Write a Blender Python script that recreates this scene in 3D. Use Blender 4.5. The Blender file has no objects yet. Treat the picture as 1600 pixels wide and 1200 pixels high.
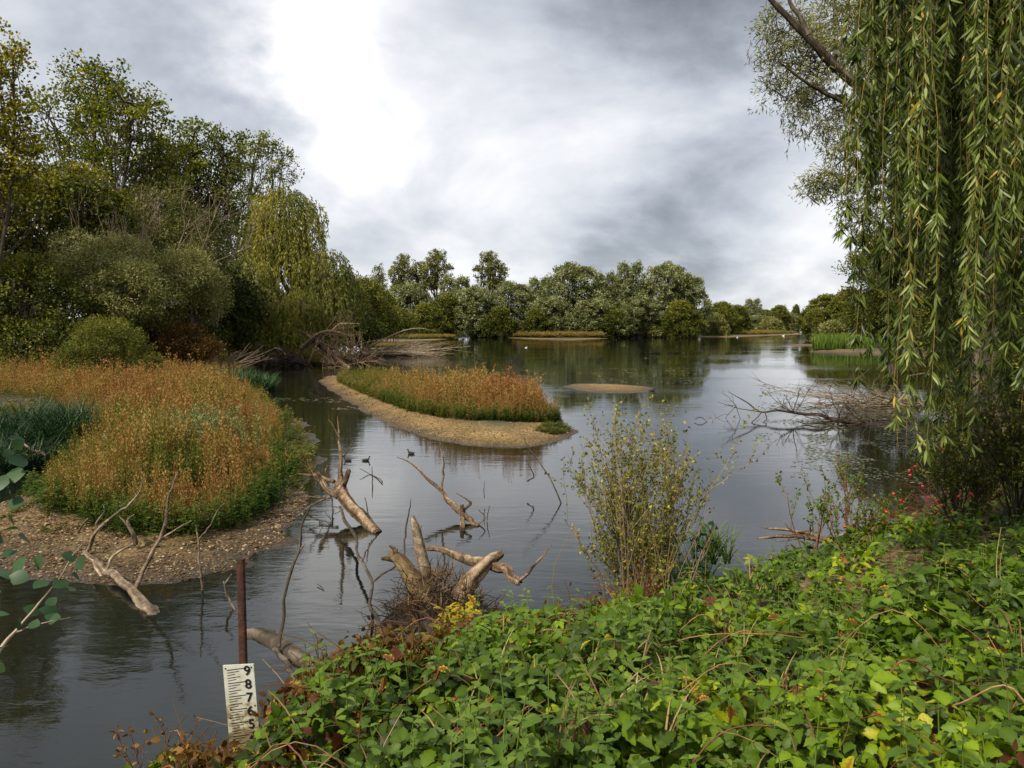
import bpy, math, random
import numpy as np
from mathutils import Vector
rng = np.random.default_rng(11)
random.seed(11)
PI = math.pi
scene = bpy.context.scene
COL = scene.collection
H = 3.6; FPX = 1180.0; HOR = 507.0
TH = math.atan((600.0 - HOR) / FPX)
CT, ST = math.cos(TH), math.sin(TH)

def ray(u, v):
    a = (u - 800.0) / FPX; b = (600.0 - v) / FPX
    return np.array([a, CT + b * ST, b * CT - ST])
def Wd(u, v, d):                      # point seen at photo position (u, v), d metres ahead
    r = ray(u, v); return np.array([0, 0, H]) + r * (d / r[1])
def Wz(u, v, z=0.0):                  # point seen at (u, v) on the level z
    r = ray(u, v); return np.array([0, 0, H]) + r * ((z - H) / r[2])

# ---------------------------------------------------------------- mesh builder
class MB:
    def __init__(s): s.V = []; s.L = []; s.C = []; s.T = []; s.n = 0
    def add(s, V, F, tone=0.5):
        V = np.asarray(V, float).reshape(-1, 3); F = np.asarray(F, np.int64)
        s.V.append(V); s.L.append((F + s.n).ravel()); s.C.append(np.full(len(F), F.shape[1]))
        t = np.asarray(tone, float)
        s.T.append(np.full(len(V), float(t)) if t.ndim == 0 else t.ravel()); s.n += len(V)
    def build(s, name, mat, parent=None, smooth=True):
        me = bpy.data.meshes.new(name)
        V = np.concatenate(s.V); L = np.concatenate(s.L); C = np.concatenate(s.C); T = np.concatenate(s.T)
        me.vertices.add(len(V)); me.vertices.foreach_set('co', V.ravel().astype(np.float32))
        me.loops.add(len(L)); me.loops.foreach_set('vertex_index', L.astype(np.int32))
        me.polygons.add(len(C)); st = np.concatenate([[0], np.cumsum(C)[:-1]])
        me.polygons.foreach_set('loop_start', st.astype(np.int32))
        me.polygons.foreach_set('use_smooth', np.full(len(C), smooth))
        at = me.attributes.new('tone', 'FLOAT', 'POINT'); at.data.foreach_set('value', T.astype(np.float32))
        me.update(calc_edges=True)
        if mat: me.materials.append(mat)
        o = bpy.data.objects.new(name, me); COL.objects.link(o)
        if parent is not None: o.parent = parent
        return o

def shift(mb, c):                     # move a builder's points into the local frame of an Empty at c
    mb.V = [v - np.asarray(c) for v in mb.V]; return mb

def props(o, label=None, cat=None, group=None, kind=None):
    if label: o['label'] = label
    if cat: o['category'] = cat
    if group: o['group'] = group
    if kind: o['kind'] = kind
    return o
def thing(name, label, cat, loc=(0, 0, 0), group=None):
    o = bpy.data.objects.new(name, None); COL.objects.link(o)
    o.location = [float(c) for c in loc]; return props(o, label, cat, group)
def copy_tree(root, loc, rz, sc, label, group=None):
    r = root.copy(); COL.objects.link(r); r.location = [float(c) for c in loc]
    r.rotation_euler = (0, 0, rz); r.scale = sc; r['label'] = label
    if group: r['group'] = group
    for ch in list(root.children):
        c = ch.copy(); COL.objects.link(c); c.parent = r
    return r

def unit(a): return a / np.maximum(np.linalg.norm(a, axis=-1, keepdims=True), 1e-9)
def rdir(n, up=0.0):
    v = rng.normal(size=(n, 3)); v[:, 2] += up; return unit(v)

def inst(mb, T, F, pos, A, N, S, tone, dt=None):
    """copies of a template: x side, y along the leaf (A), z its face (N)"""
    n = len(pos)
    if n == 0: return
    A = unit(A); X = unit(np.cross(A, N)); N = np.cross(X, A)
    S = np.broadcast_to(np.asarray(S, float), (n,)) if np.ndim(S) < 2 else S
    if np.ndim(S) == 1: S = np.repeat(S[:, None], 3, 1)
    V = pos[:, None] + T[None, :, 0:1] * S[:, None, 0:1] * X[:, None] + T[None, :, 1:2] * S[:, None, 1:2] * A[:, None] + T[None, :, 2:3] * S[:, None, 2:3] * N[:, None]
    k = len(T); FF = (F[None] + (np.arange(n) * k)[:, None, None]).reshape(-1, F.shape[1])
    tn = np.broadcast_to(np.asarray(tone, float), (n,))[:, None] + (0 if dt is None else dt[None])
    mb.add(V, FF, np.broadcast_to(tn, (n, k)))

def leaf_t(rows, w, fold=.15, droop=.25, serr=0.0, peak=.4):
    """leaf template, length 1, half width w, midrib folded"""
    V = []
    for i in range(rows + 1):
        t = i / rows
        hw = w * (math.sin(PI * min(1, t / peak) / 2) if t < peak else math.cos(PI / 2 * (t - peak) / (1 - peak)) ** .8) + .004
        if i in (0, rows): hw = w * .04
        if serr and 0 < i < rows: hw *= 1 + (serr if i % 2 else -serr)
        z = -droop * t * t
        V += [(-hw, t, z + fold * hw), (0, t, z), (hw, t, z + fold * hw)]
    F = []
    for i in range(rows):
        a = i * 3; F += [(a, a + 1, a + 4, a + 3), (a + 1, a + 2, a + 5, a + 4)]
    return np.array(V), np.array(F)
DIAMOND = (np.array([(0, 0, 0), (.5, .5, 0), (0, 1, 0), (-.5, .5, 0)]), np.array([(0, 1, 2, 3)]))
def vein_t(T, rows):
    d = np.zeros(len(T[0]))
    for i in range(rows + 1):
        d[i * 3 + 1] = .07; d[i * 3] = d[i * 3 + 2] = (-.05 if i % 2 else .03)
    return d
BENT = (np.array([(0, 0, 0), (.5, .45, .06), (0, .5, -.06), (-.5, .45, .06), (0, 1, -.12)]), np.array([(0, 1, 2), (0, 2, 3), (1, 4, 2), (2, 4, 3)]))

def tubes(mb, P, R, S=5, tone=0.5, rough=0.0):
    """many tubes at once: P (N,K,3), R (N,K)"""
    P = np.asarray(P, float); R = np.asarray(R, float); N, K = P.shape[:2]
    Tn = np.gradient(P, axis=1); Tn = unit(Tn)
    ref = np.tile(np.array([.31, .17, .93]), (N, 1)); dirn = unit(P[:, -1] - P[:, 0])
    ref = np.where(np.abs((dirn * ref).sum(-1, keepdims=True)) > .9, np.array([.93, .31, .17]), ref)
    A = unit(np.cross(Tn, ref[:, None])); B = np.cross(Tn, A)
    an = np.arange(S) * 2 * PI / S
    rr = R[:, :, None] * np.ones(S)
    if rough: rr = rr * (1 + rough * rng.normal(size=rr.shape))
    V = P[:, :, None] + rr[..., None] * (np.cos(an)[None, None, :, None] * A[:, :, None] + np.sin(an)[None, None, :, None] * B[:, :, None])
    i = np.arange(K - 1)[:, None] * S; j = np.arange(S)[None]; j2 = (j + 1) % S
    F = np.stack([i + j, i + j2, i + S + j2, i + S + j], -1).reshape(-1, 4)
    FF = (F[None] + (np.arange(N) * K * S)[:, None, None]).reshape(-1, 4)
    t = np.broadcast_to(np.asarray(tone, float).reshape(-1, 1) if np.ndim(tone) else np.array([[tone]]), (N, K * S))
    mb.add(V, FF, t)
    for e in (0, K - 1):               # end caps
        c = (np.arange(N) * S)[:, None] + (np.arange(S) if e else np.arange(S)[::-1])[None]
        mb.add(V[:, e], c, t[:, :S])

def spline(pts, n):
    P = np.asarray(pts, float); m = len(P)
    if m == 2: return P[0] + (P[1] - P[0]) * np.linspace(0, 1, n)[:, None]
    Q = np.vstack([2 * P[0] - P[1], P, 2 * P[-1] - P[-2]]); out = []
    for s in np.linspace(0, m - 1 - 1e-6, n):
        i = int(s); t = s - i; a, b, c, d = Q[i:i + 4]
        out.append(.5 * ((2 * b) + (-a + c) * t + (2 * a - 5 * b + 4 * c - d) * t * t + (-a + 3 * b - 3 * c + d) * t ** 3))
    return np.array(out)

def limb(mb, pts, radii, S=8, tone=.5, rough=.06, wob=.25, step=None, broken=True):
    """one knobbly limb along hand placed points, with ridges that run along the grain"""
    P = np.asarray(pts, float); L = np.linalg.norm(np.diff(P, axis=0), axis=1).sum()
    rm = max(np.mean(radii), 1e-3); n = int(np.clip(L / (step or rm * .8), 8, 90)); S = int(S * 1.5) if rm > .03 else S
    C = spline(P, n); R = np.interp(np.linspace(0, 1, n), np.linspace(0, 1, len(radii)), radii)
    q = max(3, n // 5); w = rng.normal(size=(q, 3)); w[0] = w[-1] = 0; w = spline(w, n)
    C = C + w * R[:, None] * wob * .55
    tn = unit(np.gradient(C, axis=0)); g = np.arange(S) * 2 * PI / S
    A = unit(np.cross(tn, np.array([.31, .17, .93]) if abs(unit((C[-1] - C[0])[None])[0][2]) < .9 else np.array([.93, .31, .17]))); B = np.cross(tn, A)
    ridge = rng.normal(size=(max(3, n // 8), S)); rd = np.stack([np.interp(np.linspace(0, 1, n), np.linspace(0, 1, len(ridge)), ridge[:, k]) for k in range(S)], 1)
    fine = rng.normal(size=(n, S)) * .5
    rr = R[:, None] * (1 + rough * (rd * 1.1 + fine))
    for _ in range(int(n / 18)):
        q0 = rng.integers(1, n - 1); rr *= 1 + .28 * np.exp(-((np.arange(n) - q0) / 1.3) ** 2)[:, None] * np.clip(np.cos(g - rng.uniform(0, 6.28)), 0, 1)[None]
    V = C[:, None] + rr[..., None] * (np.cos(g)[None, :, None] * A[:, None] + np.sin(g)[None, :, None] * B[:, None])
    F = [(i * S + j, i * S + (j + 1) % S, (i + 1) * S + (j + 1) % S, (i + 1) * S + j) for i in range(n - 1) for j in range(S)]
    tt = np.clip(tone + .20 * rd.ravel() + .10 * fine.ravel(), 0, 1); mb.add(V.reshape(-1, 3), np.array(F), tt)
    for e in (0, n - 1):
        k = np.arange(S); jag = V[e] + tn[e] * (1 if e else -1) * R[e] * (rng.uniform(0, 1.3, S) if broken else np.full(S, .2))[:, None] * .9
        ring = (V[e] if e else V[e][::-1]); jg = (jag if e else jag[::-1]); Vc = np.vstack([ring, (jg - C[e]) * .72 + C[e], C[e] + tn[e] * 0])
        mb.add(Vc, np.array([(a, (a + 1) % S, S + (a + 1) % S, S + a) for a in range(S)]), tone - .15); mb.add(Vc, np.array([(S + a, S + (a + 1) % S, 2 * S) for a in range(S)]), tone - .3)

def bare(P0, D0, L, r, depth, out, curl=.35, kids=(2, 4), shrink=.62, up=.1, spread=.7):
    """recursive bare twigs -> list of (5 points, 5 radii)"""
    K = 5; P = [np.array(P0, float)]; d = unit(np.array(D0, float))
    for i in range(K - 1):
        d = unit(d + rng.normal(size=3) * curl * .5 + np.array([0, 0, up * .4])); P.append(P[-1] + d * L / (K - 1))
    P = np.array(P); out.append((P, np.linspace(r, r * .55, K)))
    if depth > 0:
        for _ in range(rng.integers(kids[0], kids[1] + 1)):
            t = rng.uniform(.3, 1); i = min(int(t * (K - 1)), K - 2); f = t * (K - 1) - i
            q = P[i] * (1 - f) + P[i + 1] * f; dd = unit(P[i + 1] - P[i])
            nd = unit(dd + rng.normal(size=3) * spread + np.array([0, 0, up]))
            bare(q, nd, L * shrink * rng.uniform(.7, 1.2), r * .55, depth - 1, out, curl, kids, shrink, up, spread)
def flush(mb, out, S=4, tone=.5, rough=0):
    if out: tubes(mb, np.array([o[0] for o in out]), np.array([o[1] for o in out]), S, tone, rough)

def vnoise(x, y, seed=0):
    """smooth value noise for terrain and scatter"""
    x = np.asarray(x, float); y = np.asarray(y, float)
    xi = np.floor(x).astype(np.int64); yi = np.floor(y).astype(np.int64); fx = x - xi; fy = y - yi
    fx = fx * fx * (3 - 2 * fx); fy = fy * fy * (3 - 2 * fy)
    def h(a, b):
        n = (a * 374761393 + b * 668265263 + seed * 1442695041) & 0xffffffff
        n = ((n ^ (n >> 13)) * 1274126177) & 0xffffffff
        return ((n ^ (n >> 16)) & 0xffff) / 65535.0
    return (h(xi, yi) * (1 - fx) + h(xi + 1, yi) * fx) * (1 - fy) + (h(xi, yi + 1) * (1 - fx) + h(xi + 1, yi + 1) * fx) * fy
def fbm(x, y, s=0, o=3):
    return sum(vnoise(x * 2 ** i, y * 2 ** i, s + i) * .5 ** i for i in range(o)) / sum(.5 ** i for i in range(o))

def sdist(P, poly):
    """signed distance, positive inside"""
    P = np.asarray(P, float); Q = np.asarray(poly, float); d2 = np.full(len(P), 1e18); ins = np.zeros(len(P), bool)
    for i in range(len(Q)):
        a = Q[i]; b = Q[(i + 1) % len(Q)]; e = b - a; w = P - a
        t = np.clip((w @ e) / max(e @ e, 1e-12), 0, 1); q = w - t[:, None] * e
        d2 = np.minimum(d2, (q ** 2).sum(1))
        c = (a[1] > P[:, 1]) != (b[1] > P[:, 1])
        with np.errstate(divide='ignore', invalid='ignore'):
            xs = a[0] + (P[:, 1] - a[1]) * (e[0]) / (e[1] if e[1] != 0 else 1e-12)
        ins ^= c & (P[:, 0] < xs)
    return np.where(ins, 1, -1) * np.sqrt(d2)
def inpoly(poly, n):
    Q = np.asarray(poly); lo = Q.min(0); hi = Q.max(0); out = []; got = 0
    while got < n:
        p = rng.uniform(lo, hi, size=(n * 2, 2)); p = p[sdist(p, Q) > 0]; out.append(p); got += len(p)
    return np.concatenate(out)[:n]

# ---------------------------------------------------------------- materials
def newmat(name):
    m = bpy.data.materials.new(name); m.use_nodes = True; nt = m.node_tree; nt.nodes.clear(); return m, nt
def nd(nt, t, **k):
    n = nt.nodes.new(t)
    for a, b in k.items(): setattr(n, a, b)
    return n
def ramp(nt, stops, fac=None, interp='LINEAR'):
    n = nd(nt, 'ShaderNodeValToRGB'); cr = n.color_ramp; cr.interpolation = interp
    while len(cr.elements) > 1: cr.elements.remove(cr.elements[-1])
    cr.elements[0].position = stops[0][0]; cr.elements[0].color = (*stops[0][1], 1)
    for p, c in stops[1:]:
        e = cr.elements.new(p); e.color = (*c, 1)
    if fac is not None: nt.links.new(fac, n.inputs[0])
    return n
def attr(nt, name='tone'):
    return nd(nt, 'ShaderNodeAttribute', attribute_name=name).outputs['Fac']
def math_(nt, op, a, b=None, c=None, clamp=False):
    n = nd(nt, 'ShaderNodeMath', operation=op, use_clamp=clamp)
    for i, v in enumerate((a, b, c)):
        if v is None: continue
        if hasattr(v, 'links'): nt.links.new(v, n.inputs[i])
        else: n.inputs[i].default_value = v
    return n.outputs[0]
def noise(nt, vec, scale, detail=3, rough=.5, dist=0.0):
    n = nd(nt, 'ShaderNodeTexNoise'); n.inputs['Scale'].default_value = scale; n.inputs['Detail'].default_value = detail
    n.inputs['Roughness'].default_value = rough; n.inputs['Distortion'].default_value = dist
    if vec is not None: nt.links.new(vec, n.inputs['Vector'])
    return n.outputs['Fac']

def leaf_mat(name, stops, trans=.3, rough=.5, spec=.35, var=.25, sat=1.0):
    m, nt = newmat(name); L = nt.links.new
    tc = nd(nt, 'ShaderNodeTexCoord'); f = noise(nt, tc.outputs['Object'], .35, 3)
    t = math_(nt, 'MULTIPLY_ADD', math_(nt, 'SUBTRACT', f, .5), var, attr(nt), clamp=True)
    r = ramp(nt, stops, t)
    b = nd(nt, 'ShaderNodeBsdfPrincipled'); b.inputs['Roughness'].default_value = rough
    b.inputs['Specular IOR Level'].default_value = spec
    L(r.outputs[0], b.inputs['Base Color'])
    tr = nd(nt, 'ShaderNodeBsdfTranslucent')
    g = nd(nt, 'ShaderNodeHueSaturation'); g.inputs['Saturation'].default_value = 1.15; g.inputs['Value'].default_value = 1.3
    L(r.outputs[0], g.inputs['Color']); L(g.outputs[0], tr.inputs['Color'])
    mx = nd(nt, 'ShaderNodeMixShader'); mx.inputs[0].default_value = trans
    L(b.outputs[0], mx.inputs[1]); L(tr.outputs[0], mx.inputs[2])
    o = nd(nt, 'ShaderNodeOutputMaterial'); L(mx.outputs[0], o.inputs[0]); return m

def wood_mat(name, stops, scale=6, bump=.5, rough=.8, stretch=(1, 1, 1)):
    m, nt = newmat(name); L = nt.links.new
    tc = nd(nt, 'ShaderNodeTexCoord'); mp = nd(nt, 'ShaderNodeMapping'); mp.inputs['Scale'].default_value = stretch
    L(tc.outputs['Object'], mp.inputs[0]); v = mp.outputs[0]
    f1 = noise(nt, v, scale, 6, .65, .4); f2 = noise(nt, v, scale * 6, 4, .6)
    t = math_(nt, 'ADD', math_(nt, 'MULTIPLY', math_(nt, 'SUBTRACT', f1, .5), 1.5), attr(nt), clamp=True)
    t = math_(nt, 'ADD', math_(nt, 'MULTIPLY', math_(nt, 'SUBTRACT', f2, .5), .7), t, clamp=True)
    r = ramp(nt, stops, t)
    b = nd(nt, 'ShaderNodeBsdfPrincipled'); b.inputs['Roughness'].default_value = rough; b.inputs['Specular IOR Level'].default_value = .25
    L(r.outputs[0], b.inputs['Base Color'])
    bp = nd(nt, 'ShaderNodeBump'); bp.inputs['Strength'].default_value = bump; bp.inputs['Distance'].default_value = .02
    L(math_(nt, 'ADD', f1, math_(nt, 'MULTIPLY', f2, .5)), bp.inputs['Height']); L(bp.outputs[0], b.inputs['Normal'])
    o = nd(nt, 'ShaderNodeOutputMaterial'); L(b.outputs[0], o.inputs[0]); return m

def plain(name, col, rough=.6, spec=.3, metal=0):
    m, nt = newmat(name); b = nd(nt, 'ShaderNodeBsdfPrincipled'); tc = nd(nt, 'ShaderNodeTexCoord')
    f = noise(nt, tc.outputs['Object'], 30, 4)
    r = ramp(nt, [(.3, tuple(c * .75 for c in col)), (.7, tuple(min(1, c * 1.15) for c in col))], f)
    nt.links.new(r.outputs[0], b.inputs['Base Color'])
    b.inputs['Roughness'].default_value = rough; b.inputs['Specular IOR Level'].default_value = spec; b.inputs['Metallic'].default_value = metal
    o = nd(nt, 'ShaderNodeOutputMaterial'); nt.links.new(b.outputs[0], o.inputs[0]); return m

M = {}
M['bramble'] = leaf_mat('bramble leaf', [(0, (.016, .030, .003)), (.35, (.060, .105, .006)), (.6, (.112, .185, .007)), (.8, (.21, .29, .011)), (.88, (.42, .38, .015)), (.93, (.24, .09, .02)), (1, (.09, .035, .015))], .30, .5, .22, .3)
M['poplar'] = leaf_mat('poplar leaf', [(0, (.022, .033, .004)), (.5, (.11, .13, .015)), (.8, (.25, .26, .035)), (1, (.38, .31, .03))], .42, .5, .2)
M['yellow'] = leaf_mat('yellowing leaf', [(0, (.04, .048, .006)), (.5, (.14, .14, .014)), (.8, (.28, .24, .022)), (1, (.42, .31, .03))], .35, .5, .2)
M['sallow'] = leaf_mat('sallow leaf', [(0, (.040, .046, .010)), (.5, (.135, .14, .030)), (.8, (.26, .25, .075)), (1, (.36, .34, .15))], .25, .6, .18)
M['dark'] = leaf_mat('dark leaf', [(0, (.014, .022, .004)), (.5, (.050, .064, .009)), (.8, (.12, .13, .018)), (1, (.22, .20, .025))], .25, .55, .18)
M['weeping'] = leaf_mat('weeping willow leaf', [(0, (.045, .055, .010)), (.5, (.15, .155, .028)), (.8, (.27, .25, .045)), (1, (.38, .31, .05))], .3, .55, .18)
M['silver'] = leaf_mat('silver willow leaf', [(0, (.032, .042, .012)), (.45, (.11, .125, .036)), (.8, (.23, .245, .088)), (1, (.38, .385, .20))], .25, .55, .2)
M['far_green'] = leaf_mat('far green leaf', [(0, (.028, .038, .007)), (.5, (.10, .11, .016)), (1, (.27, .25, .045))], .35, .55, .18)
M['near_willow'] = leaf_mat('near willow leaf', [(0, (.012, .020, .003)), (.35, (.045, .068, .008)), (.65, (.14, .18, .026)), (.9, (.33, .37, .13)), (1, (.46, .27, .02))], .28, .42, .3, .25)
M['weed'] = leaf_mat('seeding weed', [(0, (.018, .048, .006)), (.22, (.06, .10, .012)), (.42, (.16, .14, .028)), (.62, (.30, .195, .062)), (.82, (.29, .14, .045)), (1, (.15, .065, .028))], .28, .75, .12, .4)
M['grass'] = leaf_mat('green blade', [(0, (.022, .045, .007)), (.5, (.075, .135, .014)), (1, (.22, .28, .04))], .28, .5, .22)
M['sedge'] = leaf_mat('dark sedge', [(0, (.008, .020, .007)), (.5, (.020, .048, .014)), (1, (.06, .115, .03))], .2, .45, .3)
M['straw'] = leaf_mat('dry straw', [(0, (.07, .04, .016)), (.5, (.20, .13, .05)), (1, (.40, .30, .14))], .15, .7, .15)
M['shrub'] = leaf_mat('shrub leaf', [(0, (.022, .036, .005)), (.45, (.09, .11, .010)), (.7, (.21, .21, .022)), (.9, (.42, .37, .05)), (1, (.36, .16, .035))], .3, .5, .2, .3)
M['alder'] = leaf_mat('alder leaf', [(0, (.015, .040, .014)), (.5, (.034, .075, .024)), (1, (.08, .13, .045))], .25, .45, .25)
M['mat'] = leaf_mat('floating weed', [(0, (.02, .022, .006)), (.5, (.085, .085, .028)), (1, (.20, .20, .10))], .05, .4, .35)
M['russet'] = leaf_mat('russet leaf', [(0, (.04, .026, .008)), (.5, (.13, .068, .018)), (1, (.26, .14, .03))], .25, .65, .12)
M['bark'] = wood_mat('dark bark', [(0, (.015, .011, .007)), (.5, (.06, .045, .03)), (1, (.17, .14, .10))], 3, .6, .9, (1, 1, .3))
M['greybark'] = wood_mat('grey bark', [(0, (.05, .035, .02)), (.5, (.21, .155, .10)), (1, (.48, .40, .29))], 4, .5, .85, (1, 1, .3))
M['drift'] = wood_mat('driftwood', [(0, (.014, .008, .004)), (.35, (.065, .040, .022)), (.62, (.155, .100, .055)), (1, (.38, .28, .18))], 9, 1.0, .85)
M['pale'] = wood_mat('bleached wood', [(0, (.035, .020, .010)), (.38, (.095, .066, .040)), (.7, (.215, .160, .104)), (1, (.40, .325, .23))], 9, 1.0, .85)
M['wet'] = wood_mat('wet dark wood', [(0, (.008, .005, .003)), (.5, (.035, .021, .012)), (1, (.14, .09, .055))], 7, .8, .5)
M['cane'] = wood_mat('bramble cane', [(0, (.04, .014, .008)), (.5, (.15, .055, .025)), (1, (.33, .18, .08))], 12, .3, .6)
M['mossy'] = wood_mat('mossy rotten wood', [(0, (.02, .013, .007)), (.4, (.10, .065, .03)), (.65, (.14, .10, .04)), (1, (.24, .19, .085))], 8, .9, .9)
M['twig'] = wood_mat('willow twig', [(0, (.05, .035, .012)), (.5, (.13, .10, .03)), (1, (.34, .20, .05))], 8, .2, .7)
M['hip'] = plain('rose hip red', (.55, .015, .012), .35, .5)
M['duck'] = plain('dark plumage', (.03, .026, .024), .7, .2)
M['gull'] = plain('white plumage', (.78, .78, .76), .7, .2)
M['bill'] = plain('bill', (.35, .22, .05), .4, .4)
M['stone'] = wood_mat('pebble', [(0, (.040, .022, .009)), (.5, (.135, .080, .034)), (1, (.40, .31, .20))], 9, .2, .8)
# ---------------------------------------------------------------- camera, light, sky
cd = bpy.data.cameras.new('camera'); cam = bpy.data.objects.new('camera', cd); COL.objects.link(cam)
cam.location = (0, 0, H); cam.rotation_euler = (PI / 2 - TH, 0, 0)
cd.sensor_width = 36; cd.lens = 36 * FPX / 1600; cd.clip_start = .05; cd.clip_end = 9000
scene.camera = cam
SUN_EL, SUN_AZ = math.radians(48), math.radians(-142)     # azimuth from +Y, clockwise positive
sdir = np.array([math.sin(SUN_AZ) * math.cos(SUN_EL), math.cos(SUN_AZ) * math.cos(SUN_EL), math.sin(SUN_EL)])
sl = bpy.data.lights.new('sun', 'SUN'); sl.energy = 4.4; sl.angle = math.radians(7); sl.color = (1, .93, .80)
so = bpy.data.objects.new('sun', sl); COL.objects.link(so)
so.rotation_euler = Vector((-sdir[0], -sdir[1], -sdir[2])).to_track_quat('-Z', 'Y').to_euler()

w = bpy.data.worlds.new('World'); scene.world = w; w.use_nodes = True
nt = w.node_tree; nt.nodes.clear(); L = nt.links.new
sky = nd(nt, 'ShaderNodeTexSky', sky_type='NISHITA'); sky.sun_disc = False
sky.sun_elevation = SUN_EL; sky.sun_rotation = SUN_AZ
tc = nd(nt, 'ShaderNodeTexCoord'); D = tc.outputs['Generated']
sp = nd(nt, 'ShaderNodeSeparateXYZ'); L(D, sp.inputs[0])
zz = math_(nt, 'ADD', math_(nt, 'MAXIMUM', sp.outputs[2], 0.0), .48)
cb = nd(nt, 'ShaderNodeCombineXYZ')
L(math_(nt, 'DIVIDE', sp.outputs[0], zz), cb.inputs[0]); L(math_(nt, 'DIVIDE', sp.outputs[1], zz), cb.inputs[1])
P2 = cb.outputs[0]
big = noise(nt, P2, .55, 3, .5, .3)
med = noise(nt, P2, 2.1, 8, .55, .3)
c = math_(nt, 'ADD', math_(nt, 'MULTIPLY', math_(nt, 'SUBTRACT', big, .5), .55), math_(nt, 'MULTIPLY_ADD', math_(nt, 'SUBTRACT', med, .5), 1.15, .575))     # ~ .3 .. .85
def spot(u, v, power, amp, wob=.0):
    d = unit(ray(u, v)[None])[0]
    vm = nd(nt, 'ShaderNodeVectorMath', operation='DOT_PRODUCT'); vm.inputs[1].default_value = tuple(d)
    nrm = nd(nt, 'ShaderNodeVectorMath', operation='NORMALIZE'); L(warp, nrm.inputs[0]); L(nrm.outputs[0], vm.inputs[0])
    return math_(nt, 'MULTIPLY', math_(nt, 'POWER', math_(nt, 'MAXIMUM', vm.outputs['Value'], 0), power), amp)
# cloud edges wander: the direction is warped by noise before the cloud masses are placed
wn = nd(nt, 'ShaderNodeTexNoise'); wn.inputs['Scale'].default_value = 1.6; wn.inputs['Detail'].default_value = 8; wn.inputs['Roughness'].default_value = .58
L(P2, wn.inputs['Vector'])
v1 = nd(nt, 'ShaderNodeVectorMath', operation='SUBTRACT'); v1.inputs[1].default_value = (.5, .5, .5); L(wn.outputs['Color'], v1.inputs[0])
v2 = nd(nt, 'ShaderNodeVectorMath', operation='SCALE'); v2.inputs['Scale'].default_value = .55; L(v1.outputs[0], v2.inputs[0])
v3 = nd(nt, 'ShaderNodeVectorMath', operation='ADD'); L(D, v3.inputs[0]); L(v2.outputs[0], v3.inputs[1]); warp = v3.outputs[0]
c = math_(nt, 'ADD', c, -.005)
for (u, v, pw, am) in [(455, 60, 230, .34), (440, -60, 110, .16), (480, 180, 500, .10), (600, 300, 60, .05), (270, 70, 160, -.24), (120, -60, 60, -.02), (330, 90, 300, -.10),
                       (1090, 30, 160, -.42), (1000, -100, 60, -.07), (800, 130, 90, -.01), (1130, 190, 120, .12), (1020, 370, 220, -.24), (1180, 350, 300, -.12), (1300, 420, 200, -.06), (700, 330, 80, .04), (760, 120, 200, -.07), (880, 300, 300, .05),
                       (1230, 300, 160, .06), (900, 450, 130, -.05), (700, 20, 80, .10), (1150, 455, 400, .06), (560, 330, 160, -.05)]:
    c = math_(nt, 'ADD', c, spot(u, v, pw, am))
cr = ramp(nt, [(.14, (.17, .185, .21)), (.32, (.30, .325, .37)), (.45, (.44, .465, .515)), (.56, (.56, .58, .62)), (.66, (.68, .69, .72)), (.76, (.80, .80, .82)), (.88, (1.05, 1.04, 1.03))], c)
x10 = nd(nt, 'ShaderNodeVectorMath', operation='SCALE'); x10.inputs['Scale'].default_value = 10.5; L(cr.outputs[0], x10.inputs[0])
cover = nd(nt, 'ShaderNodeMix', data_type='RGBA'); cover.inputs[0].default_value = .93
L(sky.outputs[0], cover.inputs[6]); L(x10.outputs[0], cover.inputs[7])
bg = nd(nt, 'ShaderNodeBackground'); bg.inputs[1].default_value = .1; L(cover.outputs[2], bg.inputs[0])
wo = nd(nt, 'ShaderNodeOutputWorld'); L(bg.outputs[0], wo.inputs[0])
vs = scene.view_settings; vs.view_transform = 'Standard'; vs.look = 'None'; vs.gamma = 1; vs.exposure = .36; vs.use_curve_mapping = False
scene.cycles.max_bounces = 6; scene.cycles.diffuse_bounces = 3; scene.cycles.transmission_bounces = 3; scene.cycles.glossy_bounces = 3
scene.cycles.sample_clamp_indirect = 3; scene.cycles.use_denoising = True

# ---------------------------------------------------------------- the lake outline (plan)
def px(u, v): return tuple(Wz(u, v)[:2])
LAKE = [(-40, 2.6), (-15, 3.0), (-5, 3.3), (-2.4, 4.0), (-1.2, 4.9), (-.2, 5.7), (.9, 6.8), (1.6, 8.6), (2.6, 10.4), (4.4, 11.3), (6.6, 13.0), (10.0, 17), (13.8, 22), (21.7, 32),
        (35, 55), (46, 80), (42, 92), (39.5, 98), (38.6, 100.5), (39.5, 103), (46, 106), (50, 112), (55, 128), (75, 180), (118, 280), (170, 420), (180, 560), (140, 600), (128, 520),
        (105, 400), (92, 330), (80, 285), (60, 255), (52, 222), (42, 209), (18, 203), (0, 210), (-12, 214), (-25, 203), (-33, 196), (-29, 160), (-28, 130), (-25.5, 112), (-23.5, 96.5), (-23, 82),
        (-25, 84), (-20, 80), (-15.5, 74), (-14.2, 69), (-17, 66.6), (-22, 65), (-20.5, 56), (-16.2, 46), px(424, 640), px(470, 668), px(492, 708), px(490, 748), px(478, 802), px(441, 852), px(380, 890),
        px(300, 909), px(180, 916), px(60, 905), px(-60, 880), px(-200, 845), (-13.5, 13.4), (-10.6, 15.2), (-10.2, 17.5), (-11.6, 20.5), (-15, 22), (-20, 21), (-40, 14)]
LAKE = np.array(LAKE)
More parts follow.
